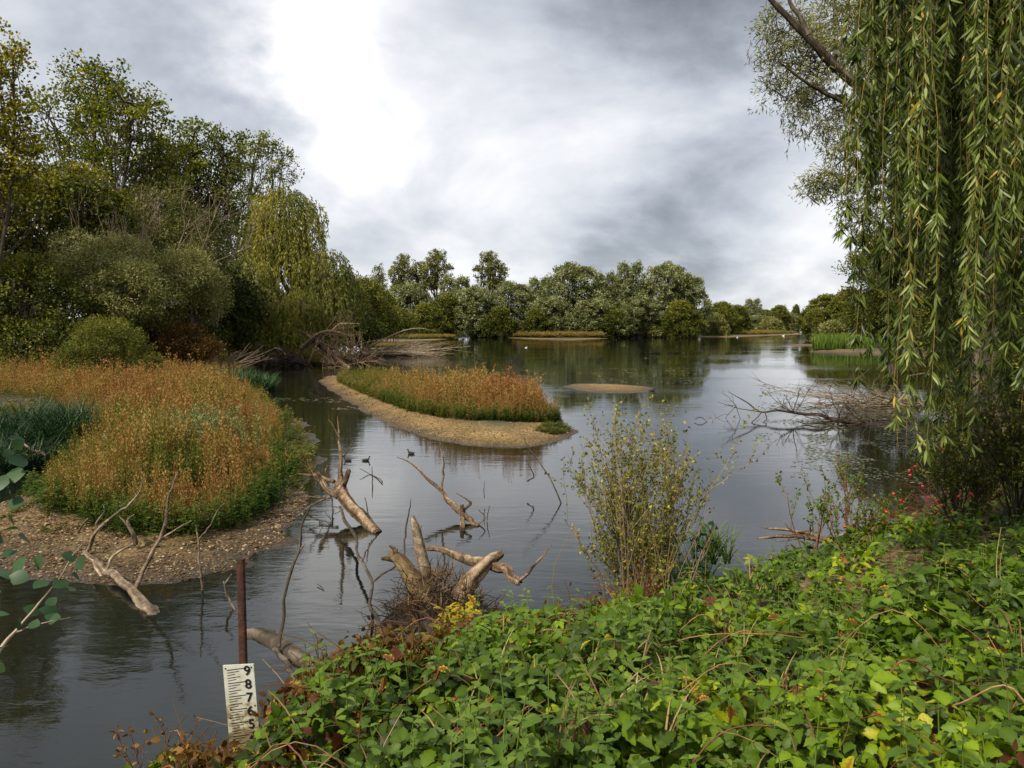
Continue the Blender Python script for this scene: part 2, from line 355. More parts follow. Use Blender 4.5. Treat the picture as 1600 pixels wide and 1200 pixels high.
# near bank: surface height of the bramble cover, from control points
CP = []
for (u, v, d) in [(230, 1230, 2.6), (330, 1195, 2.8), (400, 1135, 3.0), (500, 1060, 3.2), (620, 995, 3.5), (720, 972, 3.8), (800, 962, 4.1), (900, 948, 4.5), (1000, 925, 5.2), (1090, 895, 6.0), (1200, 855, 7.4),
                  (1300, 832, 8.3), (1400, 805, 9.2), (1500, 790, 10.0), (1600, 765, 11.5), (1750, 760, 12)]:
    p = Wd(u, v, d); CP.append((p[0], p[1], p[2] - .04))
    CP.append((p[0] * .8, p[1] * .8, (p[2] + .1) * 1.0 + .02 * d))
CP += [(-2, .8, 2.25), (0, 1.0, 2.5), (2, 1.2, 2.5), (4, 2, 2.5), (0, 1.8, 2.5), (1.4, 2.0, 2.52), (-1.2, 1.6, 2.35), (3.5, 3.8, 2.4), (6, 5, 2.3), (9, 8, 2.0), (13, 12, 1.8),
       (-4, .5, 1.7), (-8, 0, 1.2), (-6, 1.5, .8), (-20, 0, 1), (0, -4, 2.4), (0, -12, 2.4), (8, -6, 2.5), (-10, -8, 2.2), (18, 18, 1.4), (2.2, 3.2, 2.33), (4.6, 5.4, 2.12), (3, 2.4, 2.46)]
for i in range(2, 12):
    a, b = LAKE[i], LAKE[i + 1]
    for t in (0, .5): q = a * (1 - t) + b * t; CP.append((q[0], q[1], 0.0)); CP.append((q[0] * 1.06, q[1] * 1.08, -.35))
CP = np.array(CP)
LIP = np.array([(-200, 1400), (100, 1320), (200, 1235), (290, 1205), (345, 1205), (400, 1172), (440, 1118), (480, 1076), (520, 1045), (580, 1020), (640, 1008), (700, 988), (800, 976), (900, 950), (1000, 930), (1090, 900), (1200, 860), (1300, 840), (1400, 812), (1480, 795), (1600, 770), (1800, 740)])
def bank_cover(x, y):
    x = np.asarray(x, float).ravel(); y = np.asarray(y, float).ravel()
    d2 = (x[:, None] - CP[None, :, 0]) ** 2 + (y[:, None] - CP[None, :, 1]) ** 2 + .02
    w_ = 1 / d2 ** 1.9
    z = (w_ * CP[None, :, 2]).sum(1) / w_.sum(1)
    # the lip of the bank falls away to the left
    u = 800 + x / np.maximum(y, .5) * FPX; lip = np.interp(u, LIP[:, 0], LIP[:, 1]); zl = H - (lip + 14 - HOR) / FPX * y
    return np.where(y > .9, np.minimum(z, zl), z)
def ground_z(x, y):
    x = np.asarray(x, float).ravel(); y = np.asarray(y, float).ravel(); P = np.stack([x, y], 1)
    s = -sdist(P, LAKE); r = np.hypot(x, y); s = s + (fbm(x * .9, y * .9, 61, 4) - .5) * .75 * np.clip(r / 10, .3, 3) * np.clip(2.2 - np.abs(s) / 3, 0, 1) * np.clip((r - 6) / 3, 0, 1)
    und = (fbm(x * .25, y * .25, 5) - .5)
    land = .55 * (1 - np.exp(-np.maximum(s, 0) / 4.5)) + und * .25 * np.clip(s / 6, 0, 1) + np.clip((s - 12) / 90, 0, 1) * 1.2
    wet = -np.minimum(.35 * -s, 1.5)
    z = np.where(s > 0, land, wet)
    nb = np.clip((14 - r) / 3, 0, 1) * np.clip((x + 12 - (y - 3) * .9 * (y > 3)) / 1.2, 0, 1)
    nb = np.where(y < 2.0, np.clip((25 - r) / 10, 0, 1), nb)
    nb = np.where((x < -2.5) & (y > 3.6), 0, nb)
    near = bank_cover(x, y) - .30
    near = np.where(s > 0, np.maximum(near, .02), np.minimum(near, -.1))
    return z * (1 - nb) + near * nb

def gravel_mat(name, sun_gold=1.0):
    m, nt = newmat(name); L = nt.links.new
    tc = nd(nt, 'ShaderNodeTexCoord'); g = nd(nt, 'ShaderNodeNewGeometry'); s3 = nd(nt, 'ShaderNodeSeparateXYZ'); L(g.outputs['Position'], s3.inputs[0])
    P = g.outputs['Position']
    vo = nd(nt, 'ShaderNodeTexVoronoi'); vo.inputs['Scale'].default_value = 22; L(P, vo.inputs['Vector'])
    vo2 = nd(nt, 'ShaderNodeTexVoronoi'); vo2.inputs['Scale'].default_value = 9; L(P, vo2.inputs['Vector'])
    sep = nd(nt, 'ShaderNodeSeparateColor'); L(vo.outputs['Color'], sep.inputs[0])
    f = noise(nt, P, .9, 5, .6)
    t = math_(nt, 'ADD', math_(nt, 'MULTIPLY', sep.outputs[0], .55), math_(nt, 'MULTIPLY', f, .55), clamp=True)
    r = ramp(nt, [(q_, (a_ * sun_gold, b_ * sun_gold, c_ * (sun_gold * .9 + .1))) for q_, (a_, b_, c_) in [(.1, (.028, .014, .004)), (.4, (.072, .040, .011)), (.65, (.135, .080, .023)), (.9, (.24, .165, .065))]], t)
    # silt and low moss between the stones
    f2 = noise(nt, P, .55, 4, .6)
    ms = ramp(nt, [(.50, (0, 0, 0)), (.66, (1, 1, 1))], f2)
    mm = nd(nt, 'ShaderNodeMix', data_type='RGBA'); L(math_(nt, 'MULTIPLY', ms.outputs[0], .45), mm.inputs[0]); L(r.outputs[0], mm.inputs[6]); mm.inputs[7].default_value = (.085, .070, .014, 1)
    soil = ramp(nt, [(.35, (.035, .022, .012)), (.6, (.06, .06, .018)), (.8, (.12, .10, .03))], noise(nt, P, 1.3, 5, .6))
    m2 = nd(nt, 'ShaderNodeMix', data_type='RGBA'); L(attr(nt), m2.inputs[0]); L(mm.outputs[2], m2.inputs[6]); L(soil.outputs[0], m2.inputs[7])
    wet = nd(nt, 'ShaderNodeMapRange'); L(s3.outputs[2], wet.inputs[0]); wet.inputs[1].default_value = .0; wet.inputs[2].default_value = .16; wet.inputs[3].default_value = .22; wet.inputs[4].default_value = 1
    wv = nd(nt, 'ShaderNodeVectorMath', operation='SCALE'); L(m2.outputs[2], wv.inputs[0]); L(wet.outputs[0], wv.inputs['Scale'])
    b = nd(nt, 'ShaderNodeBsdfPrincipled'); L(wv.outputs[0], b.inputs['Base Color'])
    rr = nd(nt, 'ShaderNodeMapRange'); L(s3.outputs[2], rr.inputs[0]); rr.inputs[1].default_value = .005; rr.inputs[2].default_value = .05; rr.inputs[3].default_value = .4; rr.inputs[4].default_value = .9
    L(rr.outputs[0], b.inputs['Roughness'])
    bp = nd(nt, 'ShaderNodeBump'); bp.inputs['Strength'].default_value = .8; bp.inputs['Distance'].default_value = .03
    L(math_(nt, 'SUBTRACT', math_(nt, 'MULTIPLY', f, .6), math_(nt, 'ADD', vo.outputs['Distance'], vo2.outputs['Distance'])), bp.inputs['Height']); L(bp.outputs[0], b.inputs['Normal'])
    o = nd(nt, 'ShaderNodeOutputMaterial'); L(b.outputs[0], o.inputs[0]); return m
M['gravel'] = gravel_mat('gravel and soil'); M['shingle'] = gravel_mat('sunlit golden shingle', 1.6)  # golden copy for the islands; part of their sunlight is put into the colour

# ground sheet: polar grid out to the horizon
az = np.concatenate([np.linspace(-PI, -.72, 60, endpoint=False), np.linspace(-.72, .72, 420, endpoint=False), np.linspace(.72, PI, 60, endpoint=False)])
rad = np.concatenate([[.02, .4, .8], np.geomspace(1.2, 60, 230), np.geomspace(62, 5000, 90)])
AA, RR = np.meshgrid(az, rad); X = (RR * np.sin(AA)).ravel(); Y = (RR * np.cos(AA)).ravel()
Z = ground_z(X, Y); Zn = (vnoise(X * 3, Y * 3, 9) - .5) * .05; Z = Z + np.where(np.hypot(X, Y) < 60, Zn * np.clip(Z * 6, 0, 1), 0)
sd = -sdist(np.stack([X, Y], 1), LAKE)
tone = np.clip((sd - 2.2 - 1.5 * vnoise(X * .6, Y * .6, 3)) / 1.5, 0, 1)
na = len(az); i, j = np.meshgrid(np.arange(len(rad) - 1), np.arange(na), indexing='ij'); j2 = (j + 1) % na
F = np.stack([i * na + j, (i + 1) * na + j, (i + 1) * na + j2, i * na + j2], -1).reshape(-1, 4)
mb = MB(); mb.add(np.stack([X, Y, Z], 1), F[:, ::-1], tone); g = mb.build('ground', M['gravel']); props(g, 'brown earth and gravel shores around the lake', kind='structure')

# water
m, nt = newmat('lake water'); L = nt.links.new
g = nd(nt, 'ShaderNodeNewGeometry'); P = g.outputs['Position']
mp = nd(nt, 'ShaderNodeMapping'); mp.inputs['Scale'].default_value = (1, 2.6, 1); mp.inputs['Rotation'].default_value = (0, 0, .15); L(P, mp.inputs[0])
n1 = noise(nt, mp.outputs[0], 3.2, 3, .55, .3); n2 = noise(nt, mp.outputs[0], .8, 2, .5, .4); n3 = noise(nt, mp.outputs[0], 11, 2, .5)
h = math_(nt, 'ADD', math_(nt, 'ADD', math_(nt, 'MULTIPLY', n1, .35), n2), math_(nt, 'MULTIPLY', n3, .08))
mp2 = nd(nt, 'ShaderNodeMapping'); mp2.inputs['Scale'].default_value = (.035, .14, 1); mp2.inputs['Rotation'].default_value = (0, 0, -.12); L(P, mp2.inputs[0])
pat = noise(nt, mp2.outputs[0], 1.0, 5, .6, .5)
pr = nd(nt, 'ShaderNodeMapRange'); L(pat, pr.inputs[0]); pr.inputs[1].default_value = .42; pr.inputs[2].default_value = .62; pr.inputs[3].default_value = .12; pr.inputs[4].default_value = 1.0
bp = nd(nt, 'ShaderNodeBump'); bp.inputs['Distance'].default_value = .010; L(pr.outputs[0], bp.inputs['Strength']); L(h, bp.inputs['Height'])
b = nd(nt, 'ShaderNodeBsdfPrincipled'); b.inputs['Base Color'].default_value = (.006, .0075, .005, 1); b.inputs['Roughness'].default_value = .03
b.inputs['IOR'].default_value = 1.48; L(bp.outputs[0], b.inputs['Normal'])
o = nd(nt, 'ShaderNodeOutputMaterial'); L(b.outputs[0], o.inputs[0]); M['water'] = m
mb = MB(); gx = np.array([-400, -60, 0, 60, 400.]); gy = np.array([1.5, 20, 100, 300, 900.])
V = [(x, y, 0) for y in gy for x in gx]; F = [(r_ * 5 + c_, r_ * 5 + c_ + 1, (r_ + 1) * 5 + c_ + 1, (r_ + 1) * 5 + c_) for r_ in range(4) for c_ in range(4)]
mb.add(V, F); props(mb.build('lake_water', m), 'calm grey lake water with soft ripples', kind='structure')

# gravel islands
def island(poly, hmax, slope, label, step=.22, soil=1.4, name='gravel_island'):
    Q = np.array(poly); lo = Q.min(0) - 1; hi = Q.max(0) + 1
    nx = int(min(200, (hi[0] - lo[0]) / step)) + 2; ny = int(min(260, (hi[1] - lo[1]) / step)) + 2
    gx, gy = np.meshgrid(np.linspace(lo[0], hi[0], nx), np.linspace(lo[1], hi[1], ny)); P = np.stack([gx.ravel(), gy.ravel()], 1)
    s = sdist(P, Q) + (fbm(P[:, 0] * .9, P[:, 1] * .9, 21) - .5) * .5 * min(1, hmax * 3)
    z = np.where(s > 0, hmax * (1 - np.exp(-s * slope / hmax)), np.maximum(s * .4, -.5)) + (vnoise(P[:, 0] * 3, P[:, 1] * 3, 2) - .5) * .03
    i, j = np.meshgrid(np.arange(ny - 1), np.arange(nx - 1), indexing='ij'); F = np.stack([i * nx + j, i * nx + j + 1, (i + 1) * nx + j + 1, (i + 1) * nx + j], -1).reshape(-1, 4)
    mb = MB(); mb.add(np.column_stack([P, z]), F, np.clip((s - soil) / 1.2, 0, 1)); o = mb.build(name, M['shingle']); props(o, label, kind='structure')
    return Q
ISL = island([px(*p) for p in [(497, 596), (512, 609), (545, 630), (585, 653), (625, 671), (665, 684), (710, 693), (760, 698), (810, 699), (850, 695), (885, 686), (908, 677), (900, 668), (888, 660), (874, 652),
                               (862, 643), (820, 632), (760, 622), (690, 612), (610, 600), (550, 590), (510, 588)]], .42, .22, 'long gravel island with a shingle beach')
island([px(*p) for p in [(878, 604), (900, 609), (945, 614), (990, 615), (1018, 611), (1022, 606), (990, 602), (930, 600), (895, 600)]], .28, .12, 'small bare gravel hump in open water', soil=9)
def bar(pts, label, h=.3): return island([px(*p) for p in pts], h, .1, label, step=.5, soil=2.5, name='gravel_bar')
BAR1 = bar([(770, 527), (830, 530), (900, 531.5), (952, 529), (940, 526), (860, 525), (780, 525)], 'low sandbar with dry yellow growth below the silver willows')
BAR2 = bar([(1035, 524), (1080, 526.5), (1150, 526.5), (1200, 524.5), (1255, 522.5), (1250, 520.6), (1150, 520), (1050, 521)], 'thin sandbar by the channel mouth')
BAR3 = bar([(560, 531), (620, 534), (680, 532), (722, 528), (700, 524), (620, 524), (565, 525)], 'yellow grassy bar beyond the bleached fallen tree')
BAR4 = bar([(560, 546), (620, 547), (660, 544), (640, 540), (570, 540)], 'low muddy bar behind the bleached fallen tree', .15)
bar([(1215, 539.5), (1290, 541.5), (1300, 537.5), (1240, 538)], 'thin sand spit in front of the reed bed', .12)
# ---------------------------------------------------------------- trees
def ell(lobes, n, shell=.55, keep=.25):
    """clump centres in a union of ellipsoids, mostly near the outside"""
    Lb = np.array(lobes, float); wgt = (Lb[:, 3] * Lb[:, 5] + Lb[:, 3] * Lb[:, 4]); wgt /= wgt.sum()
    k = rng.choice(len(Lb), n * 3, p=wgt); d = rdir(len(k), .15); f = rng.uniform(shell ** 3, 1.06, len(k)) ** (1 / 3)
    P = Lb[k, :3] + d * f[:, None] * Lb[k, 3:6]
    q = np.full(len(k), 9.)
    for i, l in enumerate(Lb):
        e = (((P - l[:3]) / l[3:6]) ** 2).sum(1) ** .5; q = np.where(k == i, q, np.minimum(q, e))
    ok = (q > .75) | (rng.random(len(k)) < keep); P, k, d = P[ok][:n], k[ok][:n], d[ok][:n]
    return P, k, d
def foliage(mb, lobes, n_clump, per, rc, leaf, asp=.5, tone=.5, tv=.2, cv=.15, up=.5, tmpl=DIAMOND, droop=0.0, flat=.75, shell=.55, top=0.0, keep=.25):
    P, k, d = ell(lobes, n_clump, shell, keep); n = len(P)
    r = rc * rng.uniform(.6, 1.35, n)
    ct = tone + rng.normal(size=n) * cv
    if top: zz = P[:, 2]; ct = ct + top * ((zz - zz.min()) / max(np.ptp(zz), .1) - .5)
    c = np.repeat(np.arange(n), per); m = len(c)
    off = rdir(m) * (rng.random(m) ** .5)[:, None] * r[c][:, None]; off[:, 2] *= flat
    pos = P[c] + off
    A = unit(off * .6 / np.maximum(r[c][:, None], 1e-6) + d[c] * .4 + rng.normal(size=(m, 3)) * .6 + np.array([0, 0, -droop]))
    N = unit(rng.normal(size=(m, 3)) * .55 + np.array([0, 0, up]) + d[c] * .35)
    S = leaf * rng.uniform(.65, 1.35, m); S3 = np.stack([S * asp, S, S * asp], 1)
    inst(mb, tmpl[0], tmpl[1], pos, A, N, S3, np.clip(ct[c] + rng.normal(size=m) * tv, 0, 1))
    return P, k
def scaffold(mb, base, lobes, P, k, r0, lean=0.0, S=6, twig=.02, tw_max=160, split=.3, start=None):
    """trunk, limbs to every lobe and twigs to the leaf clumps"""
    Lb = np.array(lobes, float); base = np.array(base, float); cen = Lb[:, :3].mean(0)
    top = Lb[np.argmax(Lb[:, 2] + Lb[:, 5])]
    tip = top[:3] + np.array([0, 0, top[5] * .5])
    mid = base * .45 + tip * .55; mid[:2] = base[:2] * .75 + tip[:2] * .25 + rng.normal(size=2) * r0 * 1.2
    T = spline([base, base * .8 + mid * .2 + np.array([rng.normal() * r0 * .4, rng.normal() * r0 * .4, 0]), mid, tip], 14)
    R = np.linspace(r0, r0 * .15, 14); R[0] *= 1.35
    tubes(mb, T[None], R[None], 9, .5, .05)
    Q = []; RR_ = []
    for i, l in enumerate(Lb):
        f = np.clip((l[2] - l[5] - base[2]) / max(tip[2] - base[2], .1) * .8, split * .5, .85); s = T[int(f * 13)]
        m_ = s * .5 + l[:3] * .5 + np.array([0, 0, -.05 * np.linalg.norm(l[:3] - s)]) + rng.normal(size=3) * .06 * np.linalg.norm(l[:3] - s)
        Q.append(spline([s, m_, l[:3], l[:3] + np.array([0, 0, l[5] * .5]) + rng.normal(size=3) * l[3] * .25], 8)); RR_.append(np.linspace(r0 * .42, r0 * .06, 8))
    tubes(mb, np.array(Q), np.array(RR_), S, .5, .05)
    idx = rng.permutation(len(P))[:tw_max]; K = 6
    if len(idx):
        s = np.array([Q[k[i]][rng.integers(2, 7)] for i in idx]); e = P[idx]
        t = np.linspace(0, 1, K)[None, :, None]; sag = rng.normal(size=(len(idx), 1, 3)) * .09 * np.linalg.norm(e - s, axis=1)[:, None, None]
        W = s[:, None] * (1 - t) + e[:, None] * t + sag * np.sin(t * PI)
        tubes(mb, W, np.tile(np.linspace(twig * 1.5, twig * .4, K), (len(idx), 1)), 4, .5)
def lob(d, specs):
    """lobes from (u, v, radius u, radius v, extra depth) as seen in the photo, at distance d"""
    out = []
    for s in specs:
        u, v, ru, rv = s[:4]; dd = s[4] if len(s) > 4 else 0; D = d + dd; c = Wd(u, v, D)
        out.append((c[0], c[1], c[2], ru / FPX * D, max(ru, rv) / FPX * D * .8, rv / FPX * D))
    return out
def tree(name, label, cat, d, base_u, specs, r0, mat, bark, n, per, rc, leaf, group=None, twigs=160, twig=.03, bare_top=None, base_v=None, **kw):
    Lb = lob(d, specs); b = Wd(base_u, 507, d)
    zb = float(ground_z([b[0]], [b[1]])[0]) - .1; loc = (b[0], b[1], zb)
    t = thing(name, label, cat, loc, group)
    mb = MB(); P, k = foliage(mb, Lb, n, per, rc, leaf, **kw)
    shift(mb, loc).build('crown', M[mat], t)
    mt = MB(); scaffold(mt, loc, Lb, P, k, r0, tw_max=twigs, twig=twig)
    shift(mt, loc).build('trunk', M[bark], t); return t

G1 = 'tall poplars on the left shore'
tree('poplar_tree', 'tall dark-limbed poplar with the highest leafy crown on the left shore', 'tree', 55, 150,
     [(150, 150, 62, 62), (90, 215, 60, 75, 2), (205, 190, 58, 62, -2), (235, 245, 60, 55), (55, 300, 60, 60, 2), (150, 280, 75, 60), (240, 300, 60, 50, 2)], .45, 'poplar', 'bark', 400, 50, .85, .20, G1, 420, .03, asp=.85, tone=.45, tv=.22, cv=.12, shell=.2, keep=.6)
tree('poplar_tree', 'poplar with a rounded green crown, third treetop from the left edge', 'tree', 60, 330,
     [(300, 245, 62, 52), (260, 300, 60, 60, 2), (350, 250, 48, 42), (330, 320, 70, 60, 1)], .38, 'poplar', 'bark', 290, 50, .85, .20, G1, 360, .03, asp=.85, tone=.42, tv=.2, shell=.2, keep=.6)
tree('poplar_tree', 'thin poplar with bare twig ends rising just behind the weeping willow', 'tree', 86, 385,
     [(400, 245, 46, 40), (440, 265, 32, 34), (375, 330, 50, 60, 1), (425, 320, 45, 50)], .32, 'poplar', 'bark', 190, 44, .8, .20, G1, 300, .035, asp=.85, tone=.45, tv=.2, shell=.2, keep=.6)
tree('poplar_tree', 'yellowing open-branched tree cut off by the left edge of the view', 'tree', 40, -20,
     [(-30, 120, 50, 90), (5, 200, 45, 60), (-40, 250, 80, 80), (20, 100, 22, 45), (25, 250, 40, 45)], .3, 'yellow', 'bark', 230, 46, .65, .17, None, 200, .02, asp=.8, tone=.55, tv=.25, shell=.3, keep=.5)
tree('dark_tree', 'broad dark tree with yellow-tinged top at the left edge, below the poplars', 'tree', 47, 40,
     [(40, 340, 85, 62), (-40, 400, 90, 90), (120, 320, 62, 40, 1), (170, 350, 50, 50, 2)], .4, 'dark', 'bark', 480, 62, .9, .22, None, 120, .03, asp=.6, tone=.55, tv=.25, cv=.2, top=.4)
tree('yellow_tree', 'small golden-leaved tree over the dark tree at the left edge', 'tree', 44, 10, [(5, 330, 28, 55), (110, 272, 50, 14, 4), (60, 290, 40, 18, 3)], .2, 'yellow', 'bark', 90, 45, .6, .17, None, 60, .02, asp=.7, tone=.5, tv=.22)
tree('leafy_bush', 'dense dark green thicket bush at the left edge behind the russet weeds', 'bush', 42, 30,
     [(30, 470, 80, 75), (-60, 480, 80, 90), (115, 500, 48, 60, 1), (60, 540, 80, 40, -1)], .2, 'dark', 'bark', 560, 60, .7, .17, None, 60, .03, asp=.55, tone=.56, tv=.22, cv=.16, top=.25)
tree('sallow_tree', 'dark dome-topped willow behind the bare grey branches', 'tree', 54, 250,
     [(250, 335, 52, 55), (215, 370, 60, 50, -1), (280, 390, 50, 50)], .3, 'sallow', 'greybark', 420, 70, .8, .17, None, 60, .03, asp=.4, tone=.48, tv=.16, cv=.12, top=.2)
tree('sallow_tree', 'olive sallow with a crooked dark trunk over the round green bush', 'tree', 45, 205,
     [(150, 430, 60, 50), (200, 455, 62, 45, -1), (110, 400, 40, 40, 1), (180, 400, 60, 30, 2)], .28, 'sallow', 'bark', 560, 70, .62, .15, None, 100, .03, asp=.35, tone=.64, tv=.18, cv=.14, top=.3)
tree('sallow_tree', 'olive sallow with a rounded crown just left of the weeping willow', 'tree', 48, 300,
     [(285, 430, 50, 42), (245, 470, 45, 40, -1), (320, 460, 36, 40, 1)], .25, 'sallow', 'bark', 460, 70, .62, .15, None, 90, .03, asp=.35, tone=.66, tv=.18, cv=.14, top=.3)
tree('sallow_tree', 'grey-green willow reaching up between the sallows and the weeping willow', 'tree', 58, 335,
     [(325, 375, 40, 42), (325, 430, 26, 50), (300, 350, 38, 30, 1)], .25, 'sallow', 'greybark', 330, 60, .8, .18, None, 120, .03, asp=.4, tone=.56, tv=.18)
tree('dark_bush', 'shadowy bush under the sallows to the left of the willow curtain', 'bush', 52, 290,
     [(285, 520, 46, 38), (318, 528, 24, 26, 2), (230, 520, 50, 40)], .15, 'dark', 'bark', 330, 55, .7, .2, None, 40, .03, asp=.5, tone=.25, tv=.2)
tree('russet_bush', 'rust-brown bush at the foot of the sallows', 'bush', 46, 285, [(285, 532, 34, 26), (318, 546, 28, 14), (255, 550, 24, 12)], .1, 'russet', 'bark', 200, 50, .55, .13, None, 50, .02, asp=.5, tone=.3, tv=.25)
tree('round_bush', 'bright green rounded bush rising out of the orange weeds', 'bush', 36, 170, [(168, 548, 62, 44), (128, 572, 40, 30), (212, 574, 38, 28), (165, 522, 42, 26)], .1, 'far_green', 'bark', 420, 70, .40, .12, None, 60, .02, asp=.3, tone=.46, tv=.18, cv=.1, top=.25)
tree('dark_tree', 'dark green tree behind the weeping willow', 'tree', 88, 450, [(420, 430, 70, 60), (500, 475, 60, 50), (370, 480, 60, 50), (450, 520, 90, 36), (530, 525, 50, 26)], .4, 'dark', 'bark', 330, 50, 1.6, .4, None, 40, .05, tone=.3, tv=.2)
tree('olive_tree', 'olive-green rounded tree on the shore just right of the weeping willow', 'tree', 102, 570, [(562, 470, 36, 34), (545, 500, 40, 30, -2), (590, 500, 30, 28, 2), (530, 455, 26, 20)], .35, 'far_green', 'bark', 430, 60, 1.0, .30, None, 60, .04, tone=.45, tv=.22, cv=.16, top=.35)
tree('dark_bush', 'very dark bush at the waterline right of the willow curtain', 'bush', 90, 540, [(545, 510, 34, 26), (575, 518, 22, 18), (515, 505, 26, 26)], .15, 'dark', 'bark', 260, 50, .8, .25, None, 20, .03, tone=.35, tv=.2)
tree('olive_bush', 'low olive bush where the left shore meets the far sandbars', 'bush', 125, 612, [(612, 500, 28, 20), (595, 512, 20, 14), (630, 508, 20, 14)], .12, 'far_green', 'bark', 200, 50, 1.1, .32, None, 20, .04, tone=.45, tv=.2)

# bare grey branches standing in front of the sallows
def bare_tree(name, label, loc, dirs, L0, r, depth, mat='greybark', cat='dead tree', group=None, **kw):
    t = thing(name, label, cat, loc, group); out = []
    for dd in dirs: bare((0, 0, 0), dd, L0, r, depth, out, **kw)
    mb = MB(); flush(mb, out[:len(dirs)], 7, .5, .06); mb.build('trunk', M[mat], t)
    m2 = MB(); flush(m2, out[len(dirs):], 4, .6); m2.build('branches', M[mat], t); return t
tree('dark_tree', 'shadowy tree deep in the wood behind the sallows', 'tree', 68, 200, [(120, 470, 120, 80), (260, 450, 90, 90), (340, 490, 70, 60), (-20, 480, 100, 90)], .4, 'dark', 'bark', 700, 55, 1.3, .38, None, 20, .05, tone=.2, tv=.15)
def bare_crown(name, label, u, d, v0, sets, L0, r, depth, **kw):
    """leafless stems that fork above the height seen at photo row v0"""
    b = Wd(u, 507, d); zb = float(ground_z([b[0]], [b[1]])[0]); t = thing(name, label, 'dead tree', (b[0], b[1], zb)); out = []; mt = MB()
    for du, dx, dz in sets:
        f = Wd(u + du, v0 + rng.normal() * 12, d + rng.normal() * .4) - np.array([b[0], b[1], zb]); limb(mt, [(0, 0, 0), f * .5 + rng.normal(size=3) * .1, f], [r * 2, r * 1.5, r], 6, .5, .05, .4)
        bare(f, (dx, rng.normal() * .1, dz), L0 * rng.uniform(.8, 1.15), r, depth, out, **kw)
    mt.build('trunk', M['bark'], t); mb = MB(); flush(mb, out, 4, .42); mb.build('branches', M['greybark'], t)
bare_crown('dead_tree', 'dead bare tree with pale forking branches above the sallows', 268, 49, 430, [(-10, -.15, 1), (8, .15, 1), (30, .5, .8), (-35, -.5, .9), (45, .8, .6)], 3.6, .045, 3, up=.2, spread=.6, kids=(3, 4))
bare_crown('dead_shrub', 'cluster of thin upright grey dead stems above the olive sallow', 160, 46.5, 430, [(k * 13 - 60, .04 * k - .2, 1) for k in range(11)], 3.0, .026, 2, up=.6, spread=.35, kids=(3, 4))

# weeping willow
def strands(mb, starts, out, Ls, per, leaf, asp, tone, wood=None, sway=.12, K=7, tv=.16, tmpl=BENT, rr=.004, spread=.6, tw=.5):
    n = len(starts); t = np.linspace(0, 1, K)
    q = out * (1 - np.exp(-t * 4))[None, :, None] * np.linalg.norm(out, axis=1)[:, None, None] if False else out[:, None] * (1 - np.exp(-t * 3.5))[None, :, None]
    z = -(t ** 1.25)[None] * Ls[:, None]
    P = starts[:, None] + q; P[:, :, 2] += z
    P[:, :, :2] += np.cumsum(rng.normal(size=(n, K, 2)), 1) * sway * (Ls / K)[:, None, None]
    if wood is not None: tubes(wood, P, np.tile(np.linspace(rr, rr * .35, K), (n, 1)), 4, tw)
    m = np.maximum((Ls * per).astype(int), 3); c = np.repeat(np.arange(n), m); f = rng.random(len(c)) ** .9; f = np.clip(f + .05 * np.sin(f * 23 + c * 1.7), 0, 1) * (K - 1.001)
    i = f.astype(int); g = (f - i)[:, None]; pos = P[c, i] * (1 - g) + P[c, i + 1] * g; tg = unit(P[c, i + 1] - P[c, i])
    A = unit(tg * .8 + rdir(len(c)) * spread + np.array([0, 0, -.3])); N = rdir(len(c))
    S = leaf * rng.uniform(.45, 1.2, len(c)); tn = tone[c] if np.ndim(tone) else np.full(len(c), tone)
    inst(mb, tmpl[0], tmpl[1], pos, A, N, np.stack([S * asp, S, S * asp], 1), np.clip(tn + rng.normal(size=len(c)) * tv, 0, 1))
    return P
d = 78
loc = Wd(455, 507, d); loc = (loc[0], loc[1], .3)
t = thing('weeping_willow', 'yellow-green weeping willow with hanging curtains of foliage reaching the water', 'tree', loc)
specs = [(440, 325, 44, 34), (475, 335, 26, 34), (430, 365, 45, 25), (415, 350, 30, 25), (385, 425, 38, 28, -4), (362, 445, 26, 26, -6), (352, 490, 24, 34, -8), (400, 475, 34, 40, -6), (505, 470, 34, 40, -4), (455, 400, 48, 40), (505, 415, 38, 30, -2), (470, 480, 28, 34, -7), (535, 440, 22, 30, -1), (420, 520, 50, 22, -6), (375, 470, 26, 40, -5)]
Lb = lob(d, specs); mb = MB(); wd = MB()
P, k, dr = ell(Lb, 3100, .5, .35); LbA = np.array(Lb)
keepm = P[:, 2] > LbA[k, 2] - LbA[k, 5] * .5; P, k, dr = P[keepm], k[keepm], dr[keepm]
Ls = np.clip(rng.gamma(4, .75, len(P)) * np.where(P[:, 2] > 8, 1.0, 1.1), .8, 7); Ls = np.minimum(Ls, np.maximum(P[:, 2] - .25, .5))
cl = vnoise(P[:, 0] * .8, P[:, 2] * .5, 4)
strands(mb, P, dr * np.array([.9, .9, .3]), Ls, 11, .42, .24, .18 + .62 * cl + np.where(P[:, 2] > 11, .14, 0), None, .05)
shift(mb, loc).build('crown', M['weeping'], t)
scaffold(wd, loc, Lb, P, k, .6, tw_max=300, twig=.035); shift(wd, loc).build('trunk', M['bark'], t)

